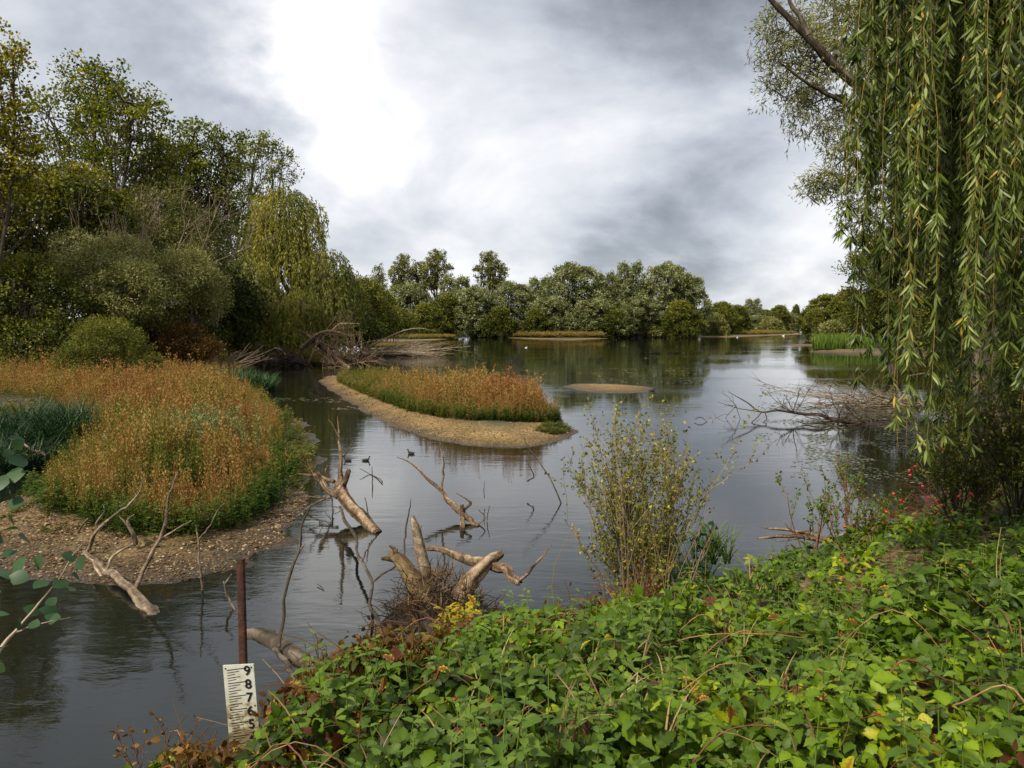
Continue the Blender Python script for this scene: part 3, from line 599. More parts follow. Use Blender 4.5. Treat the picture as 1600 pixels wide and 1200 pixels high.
# ---------------------------------------------------------------- far trees: prototypes copied along the far shore
def proto_parts(kind):
    mb = MB(); mt = MB()
    if kind == 'willow':        # broad billowing silver willow, 12 m high
        Lb = [(0, 0, 8.5, 3.4, 3.2, 3.2), (-3, .3, 6.2, 2.8, 2.8, 2.8), (3.1, 0, 6.3, 2.9, 2.8, 2.6), (-1.6, .5, 9.3, 2.3, 2.2, 2.2), (1.7, -.4, 9.0, 2.4, 2.2, 2.5), (-4.2, 0, 3.6, 2.4, 2.4, 2.4), (4.3, .2, 3.4, 2.4, 2.4, 2.6), (0, -1.2, 3.6, 3.6, 2.6, 2.9), (.4, .2, 10.9, 1.2, 1.2, 1.3)]
        P, k = foliage(mb, Lb, 620, 46, .66, .36, .5, .52, .2, .2, top=.35, shell=.7); scaffold(mt, (0, 0, 0), Lb, P, k, .35, tw_max=120, twig=.05); mat = 'silver'
    elif kind == 'willow_ragged':
        Lb = [(-1.5, 0, 9.6, 1.8, 1.8, 2.2), (1.4, 0, 10.2, 1.5, 1.5, 1.9), (.2, 0, 7.5, 3, 2.6, 2.3), (-3, 0, 6, 2.2, 2.2, 2.6), (3, 0, 6.6, 2.1, 2.1, 2.2), (0, 0, 4, 3.8, 3, 3.2), (-1.4, 0, 11.6, .7, .7, .9), (3.3, .2, 8.8, .8, .8, .9)]
        P, k = foliage(mb, Lb, 520, 44, .62, .34, .5, .52, .22, .2, top=.3, shell=.62); scaffold(mt, (0, 0, 0), Lb, P, k, .35, tw_max=160, twig=.05); mat = 'silver'
    elif kind == 'poplar':      # open crown on a clear stem
        Lb = [(0, 0, 16, 2.4, 2.4, 2.6), (-1.8, 0, 14, 2.0, 2, 1.8), (2.0, 0, 14.2, 2.0, 2, 2.0), (.9, 0, 17.6, 1.4, 1.4, 1.2), (-.5, 0, 11.5, 2.4, 2.2, 1.4), (-2.4, 0, 10.5, 1.2, 1.2, .9)]
        P, k = foliage(mb, Lb, 200, 34, .66, .30, .8, .62, .2, .16, top=.2, shell=.4, keep=.5); scaffold(mt, (0, 0, 0), Lb, P, k, .30, tw_max=150, twig=.06); mat = 'far_green'
    elif kind == 'tall':
        Lb = [(0, 0, 14, 1.7, 1.7, 2.6), (-1.1, 0, 12.2, 1.5, 1.5, 1.8), (1.3, 0, 12, 1.4, 1.4, 2.0), (0, 0, 9, 1.9, 1.9, 1.8), (.4, 0, 16.2, .9, .9, 1.3)]
        P, k = foliage(mb, Lb, 125, 30, .64, .28, .8, .62, .2, .16, shell=.4, keep=.5); scaffold(mt, (0, 0, 0), Lb, P, k, .26, tw_max=130, twig=.05); mat = 'far_green'
    elif kind == 'green':
        Lb = [(0, 0, 6.4, 3, 2.8, 2.6), (-2.4, 0, 4.6, 2.2, 2.2, 2.2), (2.5, 0, 4.4, 2.3, 2.2, 2.2), (0, -.6, 2.8, 3.2, 2.6, 2.4), (-.6, 0, 8.2, 1.6, 1.6, 1.3)]
        P, k = foliage(mb, Lb, 480, 44, .62, .36, .55, .45, .2, .16, top=.35, shell=.7); scaffold(mt, (0, 0, 0), Lb, P, k, .3, tw_max=80, twig=.04); mat = 'far_green'
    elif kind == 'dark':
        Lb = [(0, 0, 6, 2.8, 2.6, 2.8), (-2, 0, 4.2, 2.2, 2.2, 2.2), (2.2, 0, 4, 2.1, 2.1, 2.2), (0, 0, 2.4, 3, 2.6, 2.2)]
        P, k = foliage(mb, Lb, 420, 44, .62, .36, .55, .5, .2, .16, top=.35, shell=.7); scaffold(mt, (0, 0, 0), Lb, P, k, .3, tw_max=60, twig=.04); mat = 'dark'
    else:                       # low bush
        Lb = [(0, 0, 1.6, 2, 1.8, 1.4), (-1.5, 0, 1.1, 1.4, 1.3, 1.1), (1.5, 0, 1.2, 1.5, 1.3, 1.1)]
        P, k = foliage(mb, Lb, 200, 44, .45, .28, .5, .5, .2, .14, top=.3, shell=.7); scaffold(mt, (0, 0, 0), Lb, P, k, .08, tw_max=30, twig=.03); mat = 'sallow'
    return mb, mt, mat
HT = {'willow': 12.2, 'willow_ragged': 12.4, 'poplar': 18.8, 'tall': 17.5, 'green': 9.5, 'dark': 8.8, 'bush': 3.0}
WT = {'willow': 12.4, 'willow_ragged': 9.6, 'poplar': 7.6, 'tall': 5.2, 'green': 9.2, 'dark': 8.2, 'bush': 6.0}
NAME = {'willow': 'willow_tree', 'willow_ragged': 'willow_tree', 'poplar': 'poplar_tree', 'tall': 'poplar_tree', 'green': 'broadleaf_tree', 'dark': 'dark_tree', 'bush': 'shore_bush'}
PRO = {}
def far(kind, u, vtop, width, d, label, group='trees along the far shore', mat=None, cat=None):
    b = Wd(u, 507, d); zb = float(ground_z([b[0]], [b[1]])[0]) - .15
    hgt = Wd(u, vtop, d)[2] - zb; sz = hgt / HT[kind]; sx = width * (1.18 if 'willow' in kind else 1.05) / FPX * d / WT[kind]
    key = (kind, mat)
    if key not in PRO:
        mb, mt, m_ = proto_parts(kind); t = thing(NAME[kind], label, cat or ('bush' if kind == 'bush' else 'tree'), (0, 0, 0), group)
        mb.build('crown', M[mat or m_], t); mt.build('trunk', M['bark'], t); PRO[key] = t; t.rotation_euler = (0, 0, 0)
        t.location = (b[0], b[1], zb); t.scale = (sx, (sx + sz) / 2, sz); return t
    rz = rng.choice([0, PI]) + rng.normal() * .35
    return copy_tree(PRO[key], (b[0], b[1], zb), rz, (sx, (sx + sz) / 2, sz), label, group)
for a in [
    ('tall', 592, 408, 26, 225, 'slender poplar at the left end of the far poplar row'),
    ('poplar', 628, 397, 40, 222, 'poplar with feathery crown second from the left in the far row'),
    ('tall', 652, 402, 28, 226, 'narrow poplar squeezed between two broader far poplars'),
    ('poplar', 680, 390, 52, 222, 'broadest poplar in the group standing above the far bank'),
    ('poplar', 768, 393, 52, 225, 'lone poplar sticking up over the silver willows'),
    ('willow', 640, 440, 74, 214, 'olive willow beneath the far poplar group'),
    ('green', 590, 446, 70, 200, 'olive-green tree left of the far poplar stems'),
    ('green', 668, 474, 62, 200, 'yellow-green rounded tree low on the far bank'),
    ('willow_ragged', 712, 430, 60, 216, 'ragged willow between the broadest poplar and the lone poplar'),
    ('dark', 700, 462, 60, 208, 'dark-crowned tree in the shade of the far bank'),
    ('willow', 742, 446, 72, 210, 'silver willow beneath the lone poplar'),
    ('willow', 800, 440, 78, 214, 'silver willow immediately right of the lone poplar'),
    ('willow_ragged', 843, 432, 46, 220, 'ragged willow with a tuft on the far skyline left of the great dome'),
    ('willow', 896, 411, 98, 214, 'great dome-shaped willow above the middle of the far shore'),
    ('willow', 862, 462, 70, 208, 'low silver willow in front of the great dome'),
    ('willow_ragged', 945, 424, 46, 216, 'narrow willow filling the dip right of the great dome'),
    ('willow_ragged', 984, 408, 56, 215, 'two-headed ragged willow with spiky top'),
    ('willow', 1040, 410, 82, 214, 'tall silver-topped willow at the right end of the willow wood'),
    ('willow', 1075, 428, 62, 217, 'stepped-down willow at the very end of the willow wood'),
    ('willow', 930, 466, 80, 206, 'silver willow behind the dry yellow sandbar'),
    ('willow', 1000, 462, 78, 206, 'low spreading willow beneath the two-headed one'),
    ('green', 1065, 470, 66, 206, 'green tree under the stepped-down willow'),
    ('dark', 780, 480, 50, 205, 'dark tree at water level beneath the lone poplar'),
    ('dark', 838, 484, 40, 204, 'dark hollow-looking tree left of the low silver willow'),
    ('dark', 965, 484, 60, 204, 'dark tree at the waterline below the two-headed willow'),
    ('green', 1125, 472, 62, 250, 'green tree after the willow wood drops down'),
    ('dark', 1150, 478, 50, 262, 'dark round tree beside the channel mouth'),
    ('bush', 1118, 492, 40, 228, 'silvery bush on the sandbar point'),
    ('bush', 940, 506, 46, 212, 'grey-green bush at the right tip of the yellow sandbar'),
    ('bush', 760, 506, 44, 213, 'low grey bush on the far bank left of the yellow sandbar'),
    ('bush', 690, 506, 50, 211, 'low bush beside the bright green far grass'),
    ('bush', 830, 505, 40, 214, 'waterside bush in front of the low silver willow'),
    ('bush', 1015, 506, 56, 208, 'waterside bush below the low spreading willow'),
    ('bush', 1068, 508, 44, 214, 'last waterside bush before the sandbar point')]:
    far(*a)
G2 = 'distant trees at the end of the channel'
for a in [('willow_ragged', 1176, 466, 32, 430, 'brownish tall tree topping the distant channel trees'), ('green', 1150, 486, 50, 420, 'low green tree left of the brownish tall one'), ('green', 1196, 484, 46, 440, 'green tree right of the brownish tall one'),
          ('green', 1217, 477, 40, 430, 'rounded green tree in the middle of the channel end'), ('dark', 1243, 477, 16, 450, 'tiny spiky dark tree on the channel skyline'), ('willow', 1232, 488, 40, 445, 'pale low tree beside the tiny spiky one'),
          ('green', 1262, 486, 46, 460, 'distant tree hugging the right shore of the channel'), ('willow', 1180, 492, 60, 410, 'wide low willow at the channel bend'), ('bush', 1205, 497, 46, 330, 'bush on the point where the channel narrows')]:
    far(*a, group=G2)
G3 = 'trees on the right-hand shore'
for a in [('green', 1290, 460, 80, 175, 'first rounded tree of the right-hand shore beyond the reeds'), ('green', 1330, 452, 80, 165, 'bushy tree second along the right-hand shore'), ('green', 1275, 482, 50, 172, 'low tree overhanging the water beyond the reed bed'),
          ('dark', 1322, 490, 66, 150, 'dark tree low behind the reed bed'), ('green', 1385, 448, 90, 140, 'green tree partly hidden by the hanging willow strands'), ('dark', 1440, 470, 100, 120, 'dark tree seen through the willow strands behind the sand spit'),
          ('green', 1500, 440, 130, 105, 'broad tree behind the willow strands on the right shore'), ('dark', 1580, 440, 120, 90, 'dark tree at the right edge behind the willow strands'), ('bush', 1300, 503, 60, 135, 'bush leaning over the water behind the reeds')]:
    far(*a, group=G3)
tree('broadleaf_tree', 'tall yellow-green tree rising beside the hanging willow curtain', 'tree', 60, 1400,
     [(1385, 395, 38, 32), (1350, 420, 34, 24), (1420, 440, 60, 40), (1360, 460, 34, 36), (1400, 490, 60, 34), (1440, 380, 50, 50), (1350, 500, 36, 22)], .35, 'far_green', 'bark', 620, 60, .65, .2, None, 100, .03, asp=.5, tone=.42, tv=.2, top=.3)
tree('hedge_tree', 'dark olive thicket tree on the right shore behind the strands', 'tree', 34, 1530,
     [(1520, 470, 90, 60), (1600, 420, 80, 90), (1480, 520, 60, 40), (1580, 540, 80, 45), (1650, 500, 70, 80)], .25, 'dark', 'bark', 620, 60, .6, .15, None, 100, .02, asp=.5, tone=.62, tv=.25, cv=.2)
tree('thicket_bush', 'broad dark thicket overhanging the weedy water behind the rose hips', 'bush', 20, 1540,
     [(1520, 640, 60, 44), (1560, 600, 70, 60), (1490, 690, 38, 26), (1600, 680, 80, 60), (1560, 740, 70, 30)], .06, 'dark', 'bark', 520, 55, .36, .085, None, 120, .012, asp=.5, tone=.52, tv=.28, cv=.2, shell=.3)
tree('thorn_bush', 'dark tangled thorn bush at the right edge above the brambles', 'bush', 17, 1600,
     [(1590, 620, 90, 60), (1640, 560, 80, 80), (1560, 690, 55, 45), (1620, 700, 70, 60)], .08, 'dark', 'bark', 520, 55, .33, .075, None, 160, .01, asp=.55, tone=.6, tv=.3, cv=.2, shell=.3)
# crack willow whose limb crosses the top right corner
d = 17
loc = Wd(1560, 507, d); loc = (loc[0], loc[1], 1.2)
t = thing('crack_willow', 'grey-leaved willow whose thick bare limb slants up at the top of the view', 'tree', loc)
specs = [(1270, 105, 78, 52), (1225, 60, 50, 50), (1235, 150, 52, 34), (1345, 30, 90, 60), (1330, 210, 50, 60), (1300, 285, 44, 30), (1360, 320, 50, 60), (1420, 180, 90, 120, 2), (1275, 190, 40, 25), (1480, 60, 120, 120, 2), (1390, 400, 46, 50, 1), (1530, 250, 120, 150, 3), (1265, 300, 20, 12)]
Lb = lob(d, specs); mb = MB(); wd = MB()
P, k = foliage(mb, Lb, 1500, 56, .27, .11, .19, .60, .22, .14, droop=.35, shell=.35, keep=.4, tmpl=BENT)
P2_, k2 = ell(Lb, 500)[:2]
strands(mb, P2_[:420], rdir(420) * .15, rng.uniform(.25, .8, 420), 34, .11, .2, .5, wd, .25, rr=.004)
shift(mb, loc).build('crown', M['sallow'], t)
def Q(u, v, dd=0): return Wd(u, v, d + dd)
limb(wd, [loc, Q(1545, 420), Q(1500, 300), Q(1440, 200, -.3), Q(1370, 148, -.5), Q(1330, 125, -.6), Q(1290, 88, -.7), Q(1255, 50, -.8), Q(1215, 10, -.9), Q(1180, -25, -1)], [.42, .34, .26, .16, .125, .10, .088, .075, .058, .035], 9, .45)
limb(wd, [Q(1262, 55, -.8), Q(1252, 30, -.8), Q(1235, 5, -.8), Q(1230, -30, -.8)], [.07, .05, .04, .02], 7, .5)
limb(wd, [Q(1450, 215), Q(1370, 190, -.4), Q(1310, 155, -.5), Q(1262, 130, -.6), Q(1215, 95, -.7)], [.10, .06, .05, .035, .015], 6, .4)
limb(wd, [Q(1450, 215), Q(1385, 200), Q(1345, 180, .3), Q(1310, 150, .3), Q(1250, 170, .3)], [.08, .05, .04, .03, .01], 6, .4)
limb(wd, [Q(1480, 270), Q(1400, 280), Q(1340, 290, .3), Q(1290, 270, .3), Q(1262, 300, .3)], [.1, .05, .035, .02, .008], 6, .4)
s = []
for i in rng.permutation(len(P))[:330]:
    c = LbA_[k[i]] if False else np.array(Lb[k[i]][:3]); s.append(spline([c + rng.normal(size=3) * .2, (c + P[i]) / 2 + rng.normal(size=3) * .12, P[i]], 5))
tubes(wd, np.array(s), np.tile(np.linspace(.014, .004, 5), (len(s), 1)), 4, .4)
shift(wd, loc).build('trunk', M['bark'], t)

# the near weeping willow: trunk out of the view, its strands hang into it
loc = (7.2, 5.2, 2.0)
t = thing('weeping_willow', 'near weeping willow with long leafy strands hanging down the right side of the view', 'tree', loc)
wd = MB(); lf = MB(); st = MB()
limb(wd, [(7.2, 5.2, 1.8), (7.1, 5.3, 4), (6.9, 5.4, 6), (6.2, 5.6, 7.6), (4.6, 5.6, 8.3), (3.0, 5.4, 8.2)], [.42, .36, .3, .2, .12, .05], 10, .4)
limb(wd, [(7.0, 5.3, 4.6), (6.6, 5.0, 6.4), (5.4, 4.6, 7.5), (4.0, 4.4, 7.6), (2.8, 4.2, 7.2)], [.2, .16, .1, .06, .03], 8, .4)
limb(wd, [(7.0, 5.4, 5), (6.4, 6.4, 6.8), (5.2, 6.8, 7.9), (4.0, 6.6, 8.0)], [.2, .14, .08, .04], 8, .4)
shift(wd, loc).build('trunk', M['bark'], t)
# every bundle: photo column, depth, lower end in the photo, number of strands, width in photo px
bund = [(1375, 5.6, 400, 5, 14), (1392, 5.0, 640, 9, 16), (1410, 4.6, 700, 5, 10), (1400, 5.2, 500, 11, 24), (1428, 5.4, 470, 12, 20), (1450, 5.8, 450, 11, 20), (1475, 5.5, 690, 13, 22), (1490, 6.0, 640, 12, 24), (1500, 4.9, 500, 10, 26), (1516, 5.2, 430, 9, 20),
        (1545, 4.4, 560, 9, 18), (1562, 4.3, 640, 6, 12), (1570, 4.8, 520, 12, 26), (1590, 4.4, 560, 10, 20), (1600, 5.2, 600, 12, 30), (1440, 6.6, 380, 13, 60), (1530, 6.6, 420, 17, 70), (1402, 6.2, 330, 10, 24), (1630, 4.8, 520, 14, 40), (1375, 5.0, 330, 4, 12), (1372, 4.8, 420, 4, 12), (1480, 4.5, 300, 8, 40), (1580, 6.4, 470, 16, 50), (1455, 6.9, 430, 7, 30)]
S0 = []; LL = []; TT = []
for (u, d, vend, nn, wdt) in bund:
    for _ in range(int(nn * 1.35)):
        uu = u + rng.normal() * wdt * .55; dd = d + rng.normal() * .18; ve = vend - abs(rng.normal()) * 95 * (rng.random() < .85); e = Wd(uu, ve, dd)
        L_ = rng.uniform(2.6, 4.2) if rng.random() < .8 else rng.uniform(1.5, 2.5); top = min(e[2] + L_ + (3.6 - .2 * e[2]) * .55, 8.2)
        S0.append((e[0] + rng.normal() * .06, e[1] + rng.normal() * .06, top)); LL.append(top - e[2]); TT.append(.40 + .09 * rng.normal() + (.08 if d < 5 else 0))
S0 = np.array(S0); LL = np.array(LL)
strands(lf, S0, rdir(len(S0)) * np.array([.10, .10, 0]), LL, 104, .090, .165, np.array(TT) + .02, st, .075, K=16, tv=.17, tmpl=leaf_t(4, .5, .25, .12, 0, .35), rr=.0034, spread=.85, tw=np.where(rng.random(len(S0)) < .3, .95, .55))
ex = MB()
shift(lf, loc).build('crown', M['near_willow'], t); shift(st, loc).build('strands', M['twig'], t)
# ---------------------------------------------------------------- dead wood, birds and the gauge
def wood(name, label, cat, parts, mat='drift', loc=None, group=None, twigs=None, names=None):
    """parts: list of (points as (u, v, d), radii, [sides]) seen in the photo; the first is the main log"""
    pts = [np.array([Wd(*q) for q in p[0]]) for p in parts]
    c = pts[0][0] if loc is None else np.array(loc); t = thing(name, label, cat, c, group)
    groups = {}
    for i, (p, q) in enumerate(zip(parts, pts)):
        nm = (names[i] if names else ('log' if i == 0 else 'branch')); mb = MB()
        limb(mb, q, [x_ * .72 for x_ in p[1]], 9 if max(p[1]) > .04 else 6, p[3] if len(p) > 3 else .5, .10 if max(p[1]) > .05 else .05, p[2] if len(p) > 2 else .5)
        shift(mb, c).build(nm, M[mat], t)
    if twigs:
        out = []; mb = MB()
        for (u, v, d, n, L, r, dep, up, spread, base) in twigs:
            for _ in range(n): bare(Wd(u, v, d) + rng.normal(size=3) * .03, np.array(base) + rng.normal(size=3) * spread, L * rng.uniform(.6, 1.2), r, dep, out, up=up, spread=spread)
        flush(mb, out, 4, .55); shift(mb, c).build('twigs', M[mat], t)
    return t
wood('fallen_branch', 'bleached forked branch lying from the gravel into the water at the left front', 'driftwood', [
    ([(246, 972, 9.15), (232, 955, 9.3), (205, 925, 9.8), (175, 900, 10.4), (150, 880, 10.9), (132, 862, 11.3)], [.12, .105, .085, .07, .06, .045]),
    ([(208, 925, 9.8), (222, 895, 9.9), (238, 862, 10.0), (257, 825, 10.1), (262, 785, 10.1), (270, 760, 10.1), (278, 738, 10.1)], [.05, .04, .036, .032, .025, .016, .008]),
    ([(258, 838, 10.1), (278, 826, 10.1), (300, 813, 10.1)], [.022, .018, .008]),
    ([(134, 864, 11.3), (150, 832, 11.2), (175, 808, 11.1), (198, 792, 11.0), (218, 768, 11.0), (224, 748, 11.0)], [.04, .035, .028, .022, .014, .008]),
    ([(150, 832, 11.2), (152, 815, 11.2), (163, 800, 11.2), (162, 790, 11.2)], [.03, .02, .015, .008]),
    ([(164, 893, 10.6), (178, 868, 10.7), (208, 850, 10.8)], [.035, .03, .02]),
    ([(168, 912, 10.4), (156, 896, 10.6), (146, 878, 10.9)], [.05, .05, .03])], 'pale')
wood('antler_stick', 'small pale antler-shaped snag standing on the gravel in front of the orange weeds', 'driftwood', [
    ([(211, 850, 11.4), (210, 835, 11.4), (200, 820, 11.4), (186, 806, 11.4)], [.06, .05, .035, .012]), ([(202, 822, 11.4), (200, 812, 11.4), (210, 804, 11.4)], [.035, .03, .012])], 'pale')
wood('leaning_stick', 'short pale stick poking up at the left of the gravel shore', 'driftwood', [([(122, 832, 12.3), (130, 820, 12.3), (138, 810, 12.3)], [.03, .025, .015])], 'pale')
wood('upright_stick', 'thin pale forked stick standing at the waterline between the forked branch and the gauge', 'driftwood', [
    ([(316, 922, 10.0), (313, 885, 10.0), (310, 845, 10.0), (306, 820, 10.0)], [.022, .025, .02, .01]), ([(310, 843, 10.0), (328, 822, 10.0), (340, 798, 10.0), (351, 786, 10.0)], [.018, .015, .01, .006])], 'pale')
wood('water_stick', 'crooked white stick in the water just left of the rusty post', 'driftwood', [([(368, 956, 9.3), (358, 935, 9.4), (352, 914, 9.4), (362, 897, 9.4)], [.02, .024, .022, .01]), ([(352, 914, 9.4), (349, 908, 9.4)], [.015, .008])], 'pale')
wood('tall_twig', 'tall thin dark branch rising in front of the channel right of the rusty post', 'branch', [
    ([(436, 1010, 6.6), (443, 960, 6.7), (447, 925, 6.75), (460, 880, 6.8), (470, 850, 6.8), (470, 825, 6.8), (478, 805, 6.8), (486, 790, 6.8)], [.022, .022, .020, .02, .018, .018, .014, .008]),
    ([(470, 858, 6.8), (477, 850, 6.8)], [.015, .006])], 'bark')
wood('sunken_log', 'thick brown rotten log slanting from the gauge post to the brambles', 'log', [
    ([(384, 990, 7.3), (405, 994, 7.15), (430, 1005, 6.9), (455, 1022, 6.6), (480, 1034, 6.3), (525, 1058, 5.7)], [.075, .095, .10, .10, .09, .08], .3, .45),
    ([(430, 1015, 6.7), (450, 1040, 6.2), (460, 1062, 5.7), (474, 1085, 5.2)], [.035, .032, .028, .02])], 'bark')
wood('channel_log', 'broken tan log with forked stubs lying in the channel beside the left gravel shore', 'log', [
    ([(590, 834, 12.9), (572, 815, 13.3), (553, 795, 13.6), (538, 775, 14.0), (530, 760, 14.2)], [.13, .14, .15, .16, .15], .4, .55),
    ([(532, 765, 14.1), (540, 750, 14.1), (545, 735, 14.1)], [.11, .08, .06]),
    ([(530, 768, 14.1), (531, 745, 14.2), (533, 715, 14.2), (530, 680, 14.3), (527, 650, 14.3)], [.09, .07, .04, .03, .012]),
    ([(533, 718, 14.2), (543, 705, 14.2), (552, 688, 14.2)], [.025, .015, .006]), ([(531, 690, 14.2), (520, 664, 14.2), (512, 655, 14.2)], [.02, .012, .006]),
    ([(528, 775, 14.0), (512, 765, 14.2), (502, 750, 14.3), (496, 738, 14.3)], [.08, .07, .06, .05]),
    ([(522, 752, 14.6), (500, 744, 14.8), (482, 742, 15), (466, 741, 15)], [.05, .045, .04, .02]),
    ([(512, 745, 14.8), (509, 735, 14.8), (512, 727, 14.8)], [.03, .02, .01]),
    ([(526, 756, 14.8), (512, 750, 15), (498, 748, 15.2)], [.05, .04, .03]),
    ([(575, 828, 13), (588, 824, 12.9), (577, 808, 13), (573, 790, 13), (570, 777, 13)], [.02, .018, .016, .014, .01])], 'drift',
    twigs=[(520, 775, 14.4, 5, .6, .015, 1, -.1, .5, (-.6, -.2, .1))])
wood('trailing_root', 'long dark winding branch trailing towards the viewer from the tan channel log', 'branch', [
    ([(531, 792, 13.4), (540, 815, 12.8), (555, 838, 12.0), (558, 862, 11.2), (570, 885, 10.4), (582, 910, 9.7), (578, 945, 8.8), (590, 970, 8.2), (598, 1000, 7.6)], [.035, .04, .035, .03, .03, .03, .028, .03, .02]),
    ([(582, 910, 9.7), (600, 896, 9.7), (618, 885, 9.7), (624, 868, 9.7)], [.022, .02, .018, .01]),
    ([(566, 878, 10.6), (572, 862, 10.6), (585, 842, 10.6)], [.018, .016, .008])], 'bark')
wood('forked_driftwood', 'smooth Y-shaped driftwood branch floating in the middle of the channel', 'driftwood', [
    ([(747, 822, 13.3), (733, 812, 13.5), (722, 800, 13.7), (703, 785, 14.0), (690, 768, 14.3), (672, 752, 14.5), (655, 735, 14.7), (640, 722, 14.8), (620, 714, 14.9)], [.05, .06, .075, .07, .05, .04, .03, .02, .01]),
    ([(722, 834, 13.1), (724, 818, 13.3), (721, 802, 13.6), (722, 790, 13.6)], [.06, .06, .06, .05]),
    ([(722, 800, 13.6), (735, 786, 13.7), (730, 780, 13.7), (712, 770, 13.8)], [.035, .035, .025, .008]),
    ([(690, 767, 14.3), (692, 745, 14.3), (693, 720, 14.3), (689, 700, 14.3), (687, 680, 14.3)], [.03, .028, .02, .018, .006]),
    ([(747, 820, 13.4), (758, 808, 13.4), (748, 797, 13.4)], [.02, .018, .008]), ([(682, 763, 14.3), (680, 755, 14.3)], [.015, .006])], 'drift')
wood('snag_stump', 'pale upright broken snag rising from the root mass', 'dead trunk', [
    ([(668, 906, 9.3), (661, 880, 9.35), (654, 850, 9.4), (650, 828, 9.4), (645, 808, 9.4)], [.13, .115, .10, .085, .04], .2, .72), ([(652, 830, 9.4), (658, 822, 9.4)], [.03, .015])], 'pale')
wood('rotten_stump', 'mossy yellow-brown rotten stump left of the pale upright snag', 'stump', [
    ([(672, 950, 8.8), (655, 915, 9.1), (640, 890, 9.3), (625, 872, 9.4), (612, 868, 9.5)], [.21, .19, .15, .12, .09], .5, .55),
    ([(622, 875, 9.4), (608, 872, 9.4), (597, 873, 9.4)], [.06, .05, .03], .6, .2), ([(618, 870, 9.4), (616, 860, 9.4), (609, 853, 9.4)], [.05, .035, .02], .6, .2), ([(618, 868, 9.4), (620, 858, 9.4)], [.03, .02])], 'mossy')
wood('leaning_stub', 'thick tan leaning stub right of the root mass, under the crossing log', 'dead trunk', [
    ([(715, 945, 8.8), (730, 915, 9.0), (748, 893, 9.15), (765, 876, 9.3), (782, 866, 9.4)], [.17, .15, .13, .11, .07], .4, .6)], 'drift')
wood('crossing_log', 'long tan log lying across the leaning stub and dipping into the water', 'log', [
    ([(811, 910, 9.0), (800, 902, 9.05), (785, 890, 9.15), (765, 880, 9.3), (740, 878, 9.5), (715, 868, 9.8), (690, 860, 10.1), (660, 857, 10.4)], [.06, .075, .08, .085, .085, .08, .06, .035], .5, .62),
    ([(808, 908, 9.0), (824, 896, 9.0), (836, 882, 9.0), (848, 868, 9.0), (862, 852, 9.0)], [.028, .03, .022, .018, .008])], 'drift')
# the nest-like root mass
c = Wz(690, 975, 0); t = thing('root_mass', 'dark tangle of roots and dead grass around the foot of the pale upright snag', 'roots', c)
out = []
for _ in range(340):
    a = rng.uniform(0, 2 * PI); r = rng.random() ** .5
    p = np.array([math.cos(a) * r * .62, math.sin(a) * r * .55 - .05, .02 + .55 * (1 - r * r) * rng.random()]); dd = np.array([p[0], p[1], .25]) + rng.normal(size=3) * .7
    bare(p, dd, rng.uniform(.2, .5), .008, 1, out, up=-.25, spread=.8, kids=(1, 3))
mb = MB(); flush(mb, out, 4, .5); mb.build('roots', M['wet'], t)
mb = MB(); n = 520; a = rng.uniform(0, 2 * PI, n); r = rng.random(n) ** .5
P = np.stack([np.cos(a) * r * .5, np.sin(a) * r * .45, .15 + .45 * (1 - r ** 2)], 1); inst(mb, *leaf_t(3, .03, .2, .5), P, rdir(n, .6), rdir(n), rng.uniform(.10, .24, n), rng.uniform(0, .5, n)); mb.build('dead_grass', M['straw'], t)
mb = MB(); gx, gy = np.meshgrid(np.linspace(-.8, .8, 22), np.linspace(-.75, .75, 22)); rr = np.hypot(gx / .75, gy / .7)
mb.add(np.stack([gx, gy, .42 * np.clip(1 - rr ** 2, -.6, 1) + .10 * (vnoise(gx * 7 + 5, gy * 7 + 5) - .5) - .03], -1), np.array([(r_ * 22 + c_, r_ * 22 + c_ + 1, (r_ + 1) * 22 + c_ + 1, (r_ + 1) * 22 + c_) for r_ in range(21) for c_ in range(21)]), .2)
mb.build('soil_clump', M['wet'], t)
# sticks poking out of the water
for lab, pts, rd in [
    ('slanting dark stick rising from the water by the long island', [(878, 790, 15.0), (862, 752, 15.2), (843, 722, 15.4), (826, 700, 15.5), (816, 680, 15.6)], [.022, .02, .017, .013, .006]),
    ('small curled stick in the water below the long island', [(824, 752, 16.0), (834, 745, 16.0), (830, 733, 16.0), (822, 720, 16.0)], [.022, .02, .015, .008]),
    ('tiny bent twig making an arrow shape on the water beyond the gauge', [(495, 912, 10.2), (506, 922, 10.0), (495, 934, 9.9)], [.008, .013, .009]),
    ('angular little branch between the two forked channel logs', [(562, 732, 18.0), (580, 742, 17.9), (597, 752, 17.0), (588, 760, 16.9), (578, 757, 17)], [.012, .016, .018, .016, .008]),
    ('short vertical twig in the channel between the two forked logs', [(581, 758, 17.0), (582, 745, 17.0), (581, 730, 17.0)], [.016, .018, .01]),
    ('vertical twig in open water to the right of the Y-shaped driftwood', [(761, 814, 13.6), (762, 804, 13.6), (765, 790, 13.6)], [.01, .012, .008]),
    ('straight pale twig standing near the top right of the Y-shaped driftwood', [(757, 778, 15), (756, 765, 15), (757, 752, 15)], [.012, .010, .006]),
    ('knobbly thin stem standing in the water left of the pale upright snag', [(631, 880, 10.2), (632, 850, 10.3), (635, 820, 10.4), (640, 795, 10.4), (642, 780, 10.4)], [.018, .02, .018, .012, .006]),
    ('short branch stub in open water left of the dark fallen tree', [(1085, 655, 28), (1095, 652, 28), (1110, 662, 27.8), (1114, 656, 27.9)], [.02, .025, .02, .01])]:
    wood('water_twig', lab, 'twig', [(pts, rd)], 'bark', names=['stem'])
